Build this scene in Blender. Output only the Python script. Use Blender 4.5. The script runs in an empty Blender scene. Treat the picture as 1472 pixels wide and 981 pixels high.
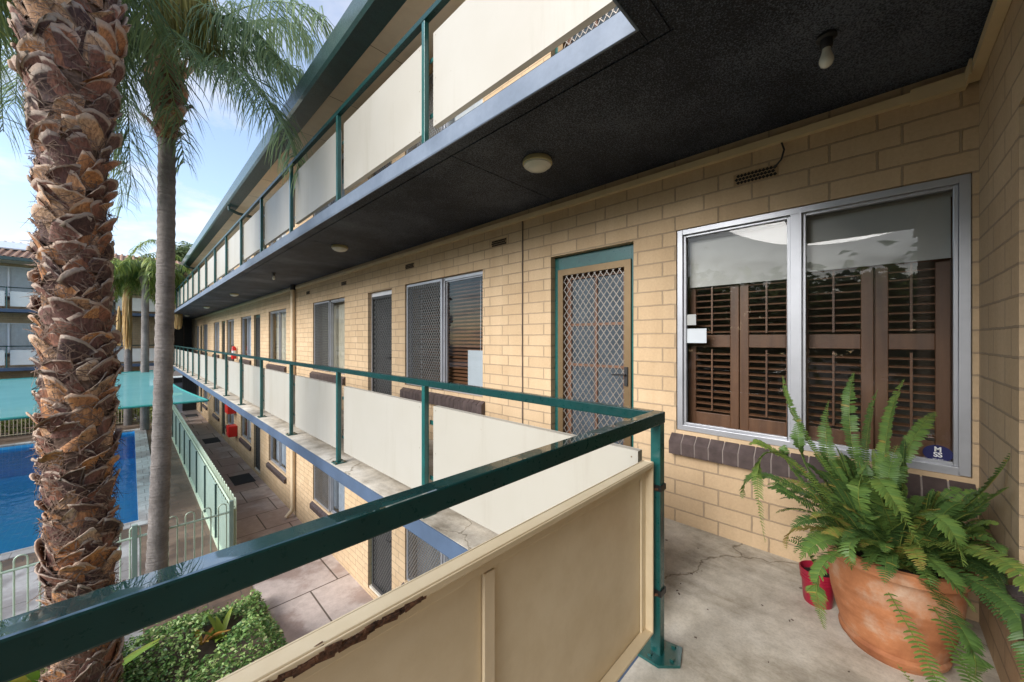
import bpy, bmesh, math, random
import numpy as np
from mathutils import Vector, Matrix, Quaternion

# ------------------------------------------------------------------ camera, world, sun
R_ = math.radians
sc = bpy.context.scene
COL = sc.collection
CAMZ = 1.29
TH = R_(44.35)                      # angle from +X to the view direction
F2 = Vector((math.cos(TH), math.sin(TH), 0)); S2 = Vector((math.sin(TH), -math.cos(TH), 0))
FPX = 535.6

cam_d = bpy.data.cameras.new('camera'); cam = bpy.data.objects.new('camera', cam_d); COL.objects.link(cam)
cam.location = (0, 0, CAMZ)
cam.rotation_euler = (R_(90), 0, TH - R_(90))
cam_d.sensor_width = 36; cam_d.lens = 36 * FPX / 1472; cam_d.shift_y = -0.0017
cam_d.clip_start = 0.03; cam_d.clip_end = 900
sc.camera = cam

SUN_EL, SUN_AZ = R_(30), R_(177)    # direction TO the sun, azimuth ccw from +X
w = bpy.data.worlds.new('World'); sc.world = w; w.use_nodes = True
nt = w.node_tree; nt.nodes.clear()
def wn(t): return nt.nodes.new(t)
out = wn('ShaderNodeOutputWorld'); bg = wn('ShaderNodeBackground'); bg.inputs[1].default_value = 0.15
sky = wn('ShaderNodeTexSky'); sky.sky_type = 'NISHITA'; sky.sun_disc = False
sky.sun_elevation = SUN_EL; sky.sun_rotation = R_(90) - SUN_AZ
sky.air_density = 1.0; sky.dust_density = 0.8; sky.ozone_density = 1.2
tc = wn('ShaderNodeTexCoord')
sep = wn('ShaderNodeSeparateXYZ'); nt.links.new(tc.outputs['Generated'], sep.inputs[0])
# project the direction on a cloud plane: xy / (z + 0.12)
addz = wn('ShaderNodeMath'); addz.operation = 'ADD'; addz.inputs[1].default_value = 0.16
nt.links.new(sep.outputs[2], addz.inputs[0])
dx = wn('ShaderNodeMath'); dx.operation = 'DIVIDE'; dy = wn('ShaderNodeMath'); dy.operation = 'DIVIDE'
nt.links.new(sep.outputs[0], dx.inputs[0]); nt.links.new(addz.outputs[0], dx.inputs[1])
nt.links.new(sep.outputs[1], dy.inputs[0]); nt.links.new(addz.outputs[0], dy.inputs[1])
comb = wn('ShaderNodeCombineXYZ'); nt.links.new(dx.outputs[0], comb.inputs[0]); nt.links.new(dy.outputs[0], comb.inputs[1])
noi = wn('ShaderNodeTexNoise'); noi.inputs['Scale'].default_value = 1.15; noi.inputs['Detail'].default_value = 9; noi.inputs['Roughness'].default_value = 0.58
nt.links.new(comb.outputs[0], noi.inputs['Vector'])
ramp = wn('ShaderNodeValToRGB'); ramp.color_ramp.elements[0].position = 0.46; ramp.color_ramp.elements[1].position = 0.58
nt.links.new(noi.outputs['Fac'], ramp.inputs[0])
# more cloud low down
mr = wn('ShaderNodeMapRange'); mr.inputs['From Min'].default_value = 0.0; mr.inputs['From Max'].default_value = 0.75
mr.inputs['To Min'].default_value = 1.0; mr.inputs['To Max'].default_value = 0.35
nt.links.new(sep.outputs[2], mr.inputs['Value'])
mul = wn('ShaderNodeMath'); mul.operation = 'MULTIPLY'; nt.links.new(ramp.outputs[0], mul.inputs[0]); nt.links.new(mr.outputs[0], mul.inputs[1])
thin = wn('ShaderNodeMath'); thin.operation = 'MAXIMUM'; thin.inputs[1].default_value = 0.12
nt.links.new(mul.outputs[0], thin.inputs[0])
mix = wn('ShaderNodeMixRGB'); mix.inputs[2].default_value = (3.4, 3.3, 3.4, 1)
nt.links.new(thin.outputs[0], mix.inputs[0]); nt.links.new(sky.outputs[0], mix.inputs[1])
nt.links.new(mix.outputs[0], bg.inputs[0]); nt.links.new(bg.outputs[0], out.inputs[0])

sl = bpy.data.lights.new('sun', 'SUN'); sun = bpy.data.objects.new('sun', sl); COL.objects.link(sun)
sl.energy = 2.5; sl.angle = R_(38); sl.color = (1.0, 0.97, 0.93)
sd = Vector((math.cos(SUN_EL) * math.cos(SUN_AZ), math.cos(SUN_EL) * math.sin(SUN_AZ), math.sin(SUN_EL)))
sun.rotation_euler = sd.to_track_quat('Z', 'Y').to_euler(); sun.location = sd * 60

vs = sc.view_settings
sc.display_settings.display_device = 'sRGB'
vs.view_transform = 'Standard'; vs.look = 'None'; vs.gamma = 1; vs.exposure = 1.18; vs.use_curve_mapping = False
sc.cycles.max_bounces = 8; sc.cycles.diffuse_bounces = 5; sc.cycles.glossy_bounces = 4; sc.cycles.transmission_bounces = 4
sc.cycles.transparent_max_bounces = 12; sc.cycles.caustics_reflective = False; sc.cycles.caustics_refractive = False
try: sc.cycles.use_denoising = True
except Exception: pass

rnd = random.Random(7)
def ray(u, v, d):
    """a point seen at pixel (u, v) of the photograph, d metres deep"""
    s = (u - 736) / FPX * d
    p = F2 * d + S2 * s
    return Vector((p.x, p.y, CAMZ - (v - 488) / FPX * d))

# ------------------------------------------------------------------ materials
MATS = {}
class NG:
    def __init__(s, name):
        s.m = bpy.data.materials.new(name); s.m.use_nodes = True; s.t = s.m.node_tree
        s.b = s.t.nodes['Principled BSDF']; s.o = s.t.nodes['Material Output']; MATS[name] = s.m
    def n(s, t, **k):
        x = s.t.nodes.new(t)
        for a, v in k.items():
            if hasattr(x, a): setattr(x, a, v)
        return x
    def l(s, a, b): s.t.links.new(a, b)
    def coord(s, kind='Object'):
        if not hasattr(s, '_tc'): s._tc = s.n('ShaderNodeTexCoord')
        return s._tc.outputs[kind]
    def noise(s, scale, detail=5, rough=.55, vec=None, stretch=None):
        x = s.n('ShaderNodeTexNoise'); x.inputs['Scale'].default_value = scale; x.inputs['Detail'].default_value = detail; x.inputs['Roughness'].default_value = rough
        v = vec or s.coord()
        if stretch:
            mp = s.n('ShaderNodeMapping'); mp.inputs['Scale'].default_value = stretch; s.l(v, mp.inputs[0]); v = mp.outputs[0]
        s.l(v, x.inputs['Vector']); return x.outputs['Fac']
    def ramp(s, fac, stops):
        x = s.n('ShaderNodeValToRGB'); e = x.color_ramp.elements
        while len(e) < len(stops): e.new(.5)
        for i, (p, c) in enumerate(stops):
            e[i].position = p; e[i].color = c if len(c) == 4 else (*c, 1)
        s.l(fac, x.inputs[0]); return x.outputs[0]
    def mix(s, fac, a, b, mode='MIX'):
        x = s.n('ShaderNodeMixRGB'); x.blend_type = mode
        for i, q in ((0, fac), (1, a), (2, b)):
            if isinstance(q, (int, float)): x.inputs[i].default_value = q
            elif isinstance(q, tuple): x.inputs[i].default_value = (*q, 1) if len(q) == 3 else q
            else: s.l(q, x.inputs[i])
        return x.outputs[0]
    def math(s, op, a, b=0.0, c=None):
        x = s.n('ShaderNodeMath'); x.operation = op
        for i, q in enumerate((a, b, c)):
            if q is None: continue
            if isinstance(q, (int, float)): x.inputs[i].default_value = q
            else: s.l(q, x.inputs[i])
        return x.outputs[0]
    def bump(s, h, strength=.4, dist=.01):
        x = s.n('ShaderNodeBump'); x.inputs['Strength'].default_value = strength; x.inputs['Distance'].default_value = dist
        s.l(h, x.inputs['Height']); s.l(x.outputs[0], s.b.inputs['Normal'])
    def base(s, c):
        if isinstance(c, tuple): s.b.inputs['Base Color'].default_value = (*c, 1)
        else: s.l(c, s.b.inputs['Base Color'])
    def rough(s, r):
        if isinstance(r, (int, float)): s.b.inputs['Roughness'].default_value = r
        else: s.l(r, s.b.inputs['Roughness'])

def simple(name, col, rough=.6, metal=0, var=.12, scale=6, bump=0, bscale=40, spec=None, coat=0):
    g = NG(name); n1 = g.noise(scale, 6, .6)
    lo = tuple(c * (1 - var) for c in col); hi = tuple(min(1, c * (1 + var)) for c in col)
    g.base(g.ramp(n1, [(.3, lo), (.7, hi)])); g.rough(rough); g.b.inputs['Metallic'].default_value = metal
    if spec is not None: g.b.inputs['Specular IOR Level'].default_value = spec
    if coat: g.b.inputs['Coat Weight'].default_value = coat
    if bump: g.bump(g.noise(bscale, 4, .6), bump, .004)
    return g.m

def brick(name, c1, c2, mortar, bw=.2785, rh=.1035, ms=.0045):
    g = NG(name)
    t = g.n('ShaderNodeTexBrick'); t.offset = .32; t.offset_frequency = 2; t.squash = 1
    wn_ = g.n('ShaderNodeTexNoise'); wn_.inputs['Scale'].default_value = 28; wn_.inputs['Detail'].default_value = 4; g.l(g.coord(), wn_.inputs['Vector'])
    wv = g.n('ShaderNodeVectorMath'); wv.operation = 'MULTIPLY_ADD'; g.l(wn_.outputs['Color'], wv.inputs[0]); wv.inputs[1].default_value = (.007, .007, 0); g.l(g.coord('UV'), wv.inputs[2])
    g.l(wv.outputs[0], t.inputs['Vector'])
    t.inputs['Scale'].default_value = 1; t.inputs['Brick Width'].default_value = bw; t.inputs['Row Height'].default_value = rh
    t.inputs['Mortar Size'].default_value = ms; t.inputs['Mortar Smooth'].default_value = .25; t.inputs['Bias'].default_value = -.1
    t.inputs['Color1'].default_value = (*c1, 1); t.inputs['Color2'].default_value = (*c2, 1); t.inputs['Mortar'].default_value = (*mortar, 1)
    blot = g.noise(2.2, 6, .6); fine = g.noise(60, 5, .7); streak = g.noise(9, 5, .6, stretch=(1, 1, .12))
    c = g.mix(g.math('MULTIPLY', blot, .5), t.outputs['Color'], (.62, .50, .36), 'MULTIPLY')
    c = g.mix(.35, c, g.ramp(fine, [(.3, (.62, .62, .62)), (.7, (1.0, 1.0, 1.0))]), 'MULTIPLY')
    c = g.mix(.25, c, g.ramp(streak, [(.35, (.7, .66, .6)), (.65, (1, 1, 1))]), 'MULTIPLY')
    g.base(c); g.rough(.82); g.b.inputs['Specular IOR Level'].default_value = .3
    h = g.math('SUBTRACT', g.math('MULTIPLY', fine, .16), t.outputs['Fac'])
    g.bump(h, 1.0, .009)
    return g.m
brick('cream_brick', (.66, .50, .325), (.59, .44, .28), (.44, .345, .24), ms=.005)

def concrete(name, a, b, c, wet=0, scale=1.2):
    g = NG(name)
    n1 = g.noise(scale, 9, .62); n2 = g.noise(scale * 6, 8, .65); n3 = g.noise(90, 4, .7); n4 = g.noise(scale * 2.2, 6, .7, stretch=(1, .35, 1))
    col = g.ramp(n1, [(.32, a), (.5, b), (.68, c)])
    col = g.mix(.55, col, g.ramp(n2, [(.3, (.55, .53, .5)), (.6, (1, 1, 1))]), 'MULTIPLY')
    col = g.mix(.6, col, g.ramp(n4, [(.36, (.42, .38, .33)), (.52, (1, 1, 1))]), 'MULTIPLY')
    col = g.mix(.35, col, g.ramp(n3, [(.3, (.5, .5, .5)), (.55, (1, 1, 1))]), 'MULTIPLY')
    g.base(col)
    g.rough(g.ramp(n1, [(.4, (.8,) * 3), (.62, (.8 - wet,) * 3)]))
    g.bump(g.math('ADD', n3, g.math('MULTIPLY', n2, 1.5)), .35, .004)
    return g
# walkway floor: concrete with a few cracks
g = concrete('walkway_concrete', (.28, .25, .20), (.60, .55, .46), (.74, .70, .62), 0, 1.7)
vor = g.n('ShaderNodeTexVoronoi'); vor.feature = 'DISTANCE_TO_EDGE'; vor.inputs['Scale'].default_value = .62
nz = g.n('ShaderNodeTexNoise'); nz.inputs['Scale'].default_value = 3.2; nz.inputs['Detail'].default_value = 6; g.l(g.coord(), nz.inputs['Vector'])
vm = g.n('ShaderNodeVectorMath'); vm.operation = 'MULTIPLY_ADD'; g.l(nz.outputs['Color'], vm.inputs[0]); vm.inputs[1].default_value = (.42, .42, 0); g.l(g.coord(), vm.inputs[2])
g.l(vm.outputs[0], vor.inputs['Vector'])
crack = g.ramp(vor.outputs['Distance'], [(.0, (.42, .38, .32)), (.0030, (1, 1, 1))])
lk = g.b.inputs['Base Color'].links[0].from_socket
g.base(g.mix(1, lk, crack, 'MULTIPLY'))
concrete('ledge_concrete', (.20, .19, .16), (.34, .32, .28), (.50, .48, .44), 0, 3.0)

def paved(name, c1, c2, joint, bw, rh, ms=.012, wet=.35):
    g = NG(name); t = g.n('ShaderNodeTexBrick'); t.offset = 0.35; g.l(g.coord('UV'), t.inputs['Vector'])
    t.inputs['Scale'].default_value = 1; t.inputs['Brick Width'].default_value = bw; t.inputs['Row Height'].default_value = rh
    t.inputs['Mortar Size'].default_value = ms; t.inputs['Mortar Smooth'].default_value = .3
    t.inputs['Color1'].default_value = (*c1, 1); t.inputs['Color2'].default_value = (*c2, 1); t.inputs['Mortar'].default_value = (*joint, 1)
    n1 = g.noise(.9, 8, .6); n2 = g.noise(9, 7, .65); n3 = g.noise(50, 4, .7)
    wetm = g.ramp(n1, [(.46, (0, 0, 0)), (.53, (1, 1, 1))])
    c = g.mix(g.math('MULTIPLY', wetm, .62), t.outputs['Color'], (.5, .4, .38), 'MULTIPLY')
    c = g.mix(.5, c, g.ramp(n2, [(.3, (.6, .58, .56)), (.65, (1, 1, 1))]), 'MULTIPLY')
    c = g.mix(.3, c, g.ramp(n3, [(.3, (.5, .5, .5)), (.6, (1, 1, 1))]), 'MULTIPLY')
    g.base(c); g.rough(g.math('SUBTRACT', .75, g.math('MULTIPLY', wetm, wet)))
    g.bump(g.math('SUBTRACT', g.math('MULTIPLY', n2, .3), t.outputs['Fac']), .5, .008)
    return g.m
paved('path_slabs', (.60, .51, .46), (.52, .435, .395), (.13, .10, .08), 1.25, .95, .014)
paved('pool_pavers', (.20, .135, .092), (.155, .105, .072), (.12, .09, .07), .42, .21, .008)
paved('coping_tiles', (.62, .62, .60), (.52, .53, .52), (.30, .29, .27), .40, .35, .008, .2)
paved('court_concrete', (.44, .42, .41), (.38, .37, .36), (.2, .18, .16), 2.2, 1.6, .012)

simple('courtyard_soil', (.09, .065, .045), .95, var=.35, scale=3, bump=.6)
simple('lawn', (.16, .24, .06), .95, var=.3, scale=4, bump=.5)
# black sprayed ceiling
g = NG('black_ceiling'); nb = g.n('ShaderNodeTexVoronoi'); nb.inputs['Scale'].default_value = 170; g.l(g.coord(), nb.inputs['Vector'])
n1 = g.noise(1.1, 5, .6); n2 = g.noise(140, 4, .8)
g.base(g.ramp(g.math('ADD', g.math('MULTIPLY', n2, .7), g.math('MULTIPLY', n1, .3)), [(.45, (.007, .009, .016)), (.515, (.025, .032, .050)), (.56, (.13, .15, .19))]))
g.rough(.62); g.bump(g.math('ADD', nb.outputs['Distance'], n2), .9, .004); g.b.inputs['Specular IOR Level'].default_value = .35

# green gloss paint
def gloss(name, col, rough=.22, wet=False):
    g = NG(name); n1 = g.noise(7, 6, .6); n2 = g.noise(60, 5, .7)
    g.base(g.ramp(n1, [(.3, tuple(c * .75 for c in col)), (.7, tuple(c * 1.2 for c in col))]))
    g.rough(g.ramp(n2, [(.3, (rough * .7,) * 3), (.75, (rough * 2.0,) * 3)]))
    g.b.inputs['Coat Weight'].default_value = .5; g.b.inputs['Coat Roughness'].default_value = .08
    g.bump(g.noise(26, 4, .6), .12, .003)
    return g
gloss('green_paint', (.005, .085, .078), .3)
g = gloss('green_rail', (.003, .036, .034), .28)
# patches of rain water: flat, mirror-like
n = g.noise(7.5, 4, .5, stretch=(1, 1.2, 1)); wm = g.ramp(n, [(.44, (.35, .35, .35)), (.47, (1, 1, 1))])
geo = g.n('ShaderNodeNewGeometry'); sx = g.n('ShaderNodeSeparateXYZ'); g.l(geo.outputs['True Normal'], sx.inputs[0]); upm = g.math('GREATER_THAN', sx.outputs[2], .5); wet = g.math('MULTIPLY', wm, upm)
g.l(g.mix(wm, (.18, .18, .18), (.0, .0, .0)), g.b.inputs['Coat Roughness']); g.l(wet, g.b.inputs['Coat Weight'])
g.b.inputs['Coat IOR'].default_value = 4.0; g.b.inputs['Specular IOR Level'].default_value = .3
gloss('gutter_green', (.012, .045, .042), .4)
simple('bronze_metal', (.20, .135, .07), .42, .55, var=.1)
simple('aluminium', (.42, .43, .46), .38, .6, var=.08)
simple('white_frame', (.72, .73, .76), .45, .2, var=.05)
simple('black_mesh', (.05, .05, .05), .45, .4, var=.2)
simple('grey_mesh', (.17, .17, .165), .4, .4, var=.1)
simple('bright_mesh', (.30, .27, .24), .4, .6, var=.15)
simple('slate_blue_paint', (.065, .10, .165), .55, var=.16, scale=3)
g = NG('pale_fascia_paint'); n1 = g.noise(2.6, 7, .65); n2 = g.noise(26, 5, .7)
g.base(g.mix(.4, g.ramp(n1, [(.35, (.12, .155, .21)), (.65, (.18, .22, .285))]), g.ramp(n2, [(.3, (.7, .7, .7)), (.6, (1, 1, 1))]), 'MULTIPLY')); g.rough(.5)
# cream steel panels, with the chalking and thin drips of old enamel
g = NG('cream_panel'); n1 = g.noise(1.2, 6, .6); n2 = g.noise(5, 6, .7, stretch=(1, 1, .08))
simple('cream_panel_lit', (.78, .76, .70), .45, var=.04)  # cream enamel made paler to stand in for light on the end wing
oi = g.n('ShaderNodeObjectInfo'); tone = g.ramp(oi.outputs['Random'], [(0, (.90, .90, .88)), (1, (1, 1, 1))]); spots = g.ramp(g.noise(34, 3, .5), [(.76, (1, 1, 1)), (.80, (.62, .45, .3))])
g.base(g.mix(.4, g.ramp(n1, [(.3, (.40, .375, .325)), (.7, (.435, .415, .37))]), g.ramp(n2, [(.30, (.72, .67, .58)), (.47, (1, 1, 1))]), 'MULTIPLY')); lk = g.b.inputs['Base Color'].links[0].from_socket; g.base(g.mix(1, g.mix(1, lk, tone, 'MULTIPLY'), spots, 'MULTIPLY')); g.rough(.42)
g.b.inputs['Specular IOR Level'].default_value = .35
# the near panel: same enamel, rust on its top lip and one weeping streak
g = NG('cream_panel_rusted'); n1 = g.noise(2.5, 6, .6); n2 = g.noise(38, 8, .75); n3 = g.noise(150, 5, .8)
xyz = g.n('ShaderNodeSeparateXYZ'); g.l(g.coord(), xyz.inputs[0]); X, Y, Z = xyz.outputs
def band(v, lo, hi, soft):
    a = g.n('ShaderNodeMapRange'); a.inputs[1].default_value = lo - soft; a.inputs[2].default_value = lo + soft; g.l(v, a.inputs[0])
    b = g.n('ShaderNodeMapRange'); b.inputs[1].default_value = hi + soft; b.inputs[2].default_value = hi - soft; g.l(v, b.inputs[0])
    return g.math('MULTIPLY', a.outputs[0], b.outputs[0])
warpx = g.math('ADD', X, g.math('MULTIPLY', g.math('SUBTRACT', n2, .5), .02))
warpz = g.math('ADD', Z, g.math('MULTIPLY', g.math('SUBTRACT', n2, .5), .022))
lip = g.math('MULTIPLY', band(X, .06, .40, .09), band(warpz, .767, .79, .004))
lip = g.math('MULTIPLY', lip, band(Y, .6, .6445, .002))
streak = g.math('MULTIPLY', band(warpx, .2845, .2885, .004), band(Z, .30, .742, .03))
rs = g.ramp(g.math('ADD', g.math('MULTIPLY', g.math('MAXIMUM', lip, g.math('MULTIPLY', streak, .8)), .8), g.math('MULTIPLY', g.math('SUBTRACT', n2, .5), .7)), [(.42, (0, 0, 0)), (.5, (1, 1, 1))])
rc = g.ramp(n3, [(.3, (.018, .010, .008)), (.5, (.09, .035, .012)), (.64, (.35, .13, .03)), (.75, (.6, .5, .38))])
basec = g.ramp(n1, [(.3, (.68, .56, .37)), (.7, (.78, .67, .48))])
basec = g.mix(.3, basec, g.ramp(g.noise(9, 6, .7), [(.35, (.78, .72, .6)), (.6, (1, 1, 1))]), 'MULTIPLY')
g.base(g.mix(rs, basec, rc)); g.rough(g.mix(rs, (.38, .38, .38), (.9, .9, .9))); g.bump(g.math('MULTIPLY', rs, n3), .8, .006)
simple('cream_panel_inner', (.70, .58, .40), .45, var=.06)
simple('rust_scale', (.10, .045, .022), .95, var=.9, scale=90, bump=1, bscale=200)

simple('eave_lining', (.66, .55, .40), .7, var=.06)
simple('conduit_paint', (.66, .52, .31), .55, var=.08)
simple('downpipe_paint', (.62, .50, .34), .45, var=.08)
simple('dark_brown_tile', (.075, .055, .052), .38, var=.35, scale=14, bump=.2)
simple('sill_grout', (.26, .22, .20), .9)
simple('terracotta_roof', (.34, .20, .125), .8, var=.3, scale=2.5, bump=.3)
simple('black_plastic', (.015, .015, .016), .45)
simple('lamp_glass', (.74, .73, .66), .25, var=.05)
simple('lamp_base', (.42, .37, .20), .5)
g = NG('timber_shutter'); n1 = g.noise(14, 6, .6, stretch=(1, 1, .12)); g.base(g.ramp(n1, [(.3, (.12, .053, .027)), (.7, (.235, .108, .052))])); g.rough(.42)
g = NG('door_timber'); n1 = g.noise(14, 6, .6, stretch=(1, 1, .1)); g.base(g.ramp(n1, [(.3, (.13, .06, .035)), (.7, (.24, .12, .07))])); g.rough(.5)
simple('blind_fabric', (.70, .67, .62), .8, var=.08, scale=3)
simple('curtain_blue', (.42, .47, .55), .85, var=.12)
simple('curtain_beige', (.62, .55, .42), .85, var=.12)
simple('curtain_white', (.86, .87, .90), .85, var=.08)
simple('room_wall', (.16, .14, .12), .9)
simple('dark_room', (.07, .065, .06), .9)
simple('dark_cladding', (.035, .035, .035), .7)
simple('door_glass_paint', (.075, .095, .115), .18, var=.25, scale=5)
simple('red_paint', (.60, .02, .015), .35, var=.1)
simple('red_plastic', (.30, .012, .035), .35, var=.15)
simple('rubber_mat', (.035, .035, .038), .9, bump=.6)
simple('mint_steel', (.24, .32, .27), .45, var=.08)
simple('mint_tube', (.50, .60, .46), .4, var=.08)
simple('paper', (.52, .56, .60), .6, var=.04)
simple('paper_grey', (.40, .41, .40), .6)
simple('navy_sticker', (.012, .015, .10), .4, var=.02)
simple('sticker_white', (.85, .85, .85), .5, var=.02)
simple('vent_clay', (.36, .24, .13), .85, var=.1)
simple('hole_black', (.008, .006, .005), .9)
simple('orange_fruit', (.6, .25, .04), .6)

# glass: clear pane with a Fresnel reflection
g = NG('window_glass'); t = g.t; t.nodes.remove(g.b)
tr = g.n('ShaderNodeBsdfTransparent'); tr.inputs[0].default_value = (.86, .89, .90, 1); gl = g.n('ShaderNodeBsdfGlossy'); gl.inputs['Roughness'].default_value = .01
fr = g.n('ShaderNodeFresnel'); fr.inputs[0].default_value = 1.55
ms_ = g.n('ShaderNodeMixShader'); g.l(g.math('MINIMUM', g.math('MULTIPLY_ADD', fr.outputs[0], .85, .0), 1.0), ms_.inputs[0]); g.l(tr.outputs[0], ms_.inputs[1]); g.l(gl.outputs[0], ms_.inputs[2]); g.l(ms_.outputs[0], g.o.inputs[0])
# pool water
g = NG('pool_water'); g.t.nodes.remove(g.b)
tr = g.n('ShaderNodeBsdfTransparent'); tr.inputs[0].default_value = (.60, .92, 1.0, 1); gl = g.n('ShaderNodeBsdfGlossy'); gl.inputs['Roughness'].default_value = .03
bp = g.n('ShaderNodeBump'); bp.inputs['Strength'].default_value = .28; bp.inputs['Distance'].default_value = .05
g.l(g.noise(3.0, 3, .5), bp.inputs['Height']); g.l(bp.outputs[0], gl.inputs['Normal'])
fr = g.n('ShaderNodeFresnel'); fr.inputs[0].default_value = 1.33; g.l(bp.outputs[0], fr.inputs['Normal'])
ms_ = g.n('ShaderNodeMixShader'); g.l(fr.outputs[0], ms_.inputs[0]); g.l(tr.outputs[0], ms_.inputs[1]); g.l(gl.outputs[0], ms_.inputs[2]); g.l(ms_.outputs[0], g.o.inputs[0])
g = NG('pool_tile'); t = g.n('ShaderNodeTexBrick'); t.offset = 0; g.l(g.coord('UV'), t.inputs['Vector']); t.inputs['Scale'].default_value = 1
t.inputs['Brick Width'].default_value = .15; t.inputs['Row Height'].default_value = .15; t.inputs['Mortar Size'].default_value = .008
t.inputs['Color1'].default_value = (.12, .58, .95, 1); t.inputs['Color2'].default_value = (.10, .52, .92, 1); t.inputs['Mortar'].default_value = (.25, .65, .95, 1)
g.base(t.outputs['Color']); g.rough(.3)
# shade sail: woven, some light comes through
g = NG('sail_cloth'); g.base(g.ramp(g.noise(1.5, 4, .5), [(.3, (.16, .50, .50)), (.7, (.22, .60, .59))])); g.rough(.8)
tl = g.n('ShaderNodeBsdfTranslucent'); tl.inputs[0].default_value = (.2, .45, .45, 1); ms_ = g.n('ShaderNodeMixShader'); ms_.inputs[0].default_value = .45
g.l(g.b.outputs[0], ms_.inputs[1]); g.l(tl.outputs[0], ms_.inputs[2])
tp = g.n('ShaderNodeBsdfTransparent'); m2 = g.n('ShaderNodeMixShader'); m2.inputs[0].default_value = .28; g.l(ms_.outputs[0], m2.inputs[1]); g.l(tp.outputs[0], m2.inputs[2]); g.l(m2.outputs[0], g.o.inputs[0])
simple('sail_hem', (.02, .22, .20), .7)
# foliage (vertex attribute "tint" picks a colour per leaf)
def leafmat(name, stops, rough=.45, transl=.3, nscale=3):
    g = NG(name); a = g.n('ShaderNodeAttribute'); a.attribute_name = 'tint'
    c = g.ramp(a.outputs['Fac'], stops)
    c = g.mix(.3, c, g.ramp(g.noise(nscale, 4, .6), [(.3, (.6, .6, .55)), (.7, (1, 1, 1))]), 'MULTIPLY')
    g.base(c); g.rough(rough); g.b.inputs['Specular IOR Level'].default_value = .35
    if transl:
        tl = g.n('ShaderNodeBsdfTranslucent'); g.l(c, tl.inputs[0]); ms_ = g.n('ShaderNodeMixShader'); ms_.inputs[0].default_value = transl
        g.l(g.b.outputs[0], ms_.inputs[1]); g.l(tl.outputs[0], ms_.inputs[2]); g.l(ms_.outputs[0], g.o.inputs[0])
    return g
leafmat('palm_leaf', [(0, (.13, .20, .12)), (.45, (.27, .37, .20)), (.8, (.42, .52, .23)), (1, (.58, .60, .22))], .4, .45)
leafmat('palm_leaf_yellow', [(0, (.06, .11, .03)), (.5, (.17, .25, .05)), (1, (.36, .40, .09))], .45)
leafmat('seed_strands', [(0, (.16, .15, .03)), (.5, (.34, .30, .07)), (1, (.50, .40, .14))], .6)
leafmat('seed_orange', [(0, (.42, .24, .08)), (.5, (.58, .38, .15)), (1, (.70, .52, .26))], .6)
leafmat('fern_leaf', [(0, (.045, .09, .028)), (.35, (.085, .165, .045)), (.6, (.135, .235, .055)), (.85, (.26, .33, .07)), (.93, (.36, .28, .07)), (1, (.30, .13, .05))], .42, .25, 12)
leafmat('groundcover_leaf', [(0, (.06, .14, .04)), (.5, (.19, .33, .09)), (.85, (.36, .48, .16)), (1, (.52, .54, .26))], .4, .2)
leafmat('gum_leaf', [(0, (.07, .11, .045)), (.5, (.15, .21, .085)), (1, (.28, .33, .15))], .5, .25)
leafmat('hedge_leaf', [(0, (.10, .14, .03)), (.5, (.25, .30, .06)), (1, (.45, .45, .12))], .5, .25)
leafmat('strap_leaf', [(0, (.10, .22, .03)), (.5, (.26, .40, .05)), (.9, (.5, .52, .1)), (1, (.5, .2, .05))], .4, .3)
# palm boots: tint picks the fibre colour, V runs along the boot
g = NG('palm_boot'); a = g.n('ShaderNodeAttribute'); a.attribute_name = 'tint'
n1 = g.noise(9, 7, .65); n2 = g.noise(30, 8, .7, stretch=(2.0, 2.0, .35)); uvs = g.n('ShaderNodeSeparateXYZ'); g.l(g.coord('UV'), uvs.inputs[0])
c = g.ramp(g.math('ADD', g.math('MULTIPLY', a.outputs['Fac'], .7), g.math('MULTIPLY', n1, .3)), [(.15, (.07, .034, .03)), (.38, (.20, .09, .07)), (.54, (.33, .135, .08)), (.68, (.56, .25, .09)), (.9, (.60, .44, .31))])
c = g.mix(.75, c, g.ramp(n2, [(.36, (.20, .15, .13)), (.58, (1, 1, 1))]), 'MULTIPLY')
edge = g.ramp(uvs.outputs[0], [(0, (1, 1, 1)), (.07, (0, 0, 0)), (.93, (0, 0, 0)), (1, (1, 1, 1))])
c = g.mix(g.math('MULTIPLY', edge, .55), c, (.42, .32, .24))
tip = g.ramp(g.math('ADD', uvs.outputs[1], g.math('MULTIPLY', n1, .2)), [(.95, (0, 0, 0)), (1.06, (1, 1, 1))])
c = g.mix(g.math('MULTIPLY', tip, .6), c, (.50, .40, .31))
g.base(c); g.rough(.72); g.bump(n2, .8, .01)
simple('palm_fibre', (.16, .10, .07), .9, var=.5, scale=30)
g = NG('grey_palm_bark'); n1 = g.noise(3, 7, .65); n2 = g.noise(22, 6, .7); n3 = g.noise(4, 5, .6, stretch=(1, 1, 9))
g.base(g.mix(.5, g.ramp(n1, [(.3, (.14, .12, .11)), (.7, (.29, .255, .235))]), g.ramp(g.math('ADD', g.math('MULTIPLY', n2, .5), g.math('MULTIPLY', n3, .5)), [(.38, (.35, .33, .3)), (.6, (1, 1, 1))]), 'MULTIPLY'))
g.rough(.85); g.bump(g.math('ADD', n2, g.math('MULTIPLY', n3, 2)), .8, .012)
simple('bark_brown', (.12, .09, .07), .9, var=.3, bump=.5)
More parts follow.
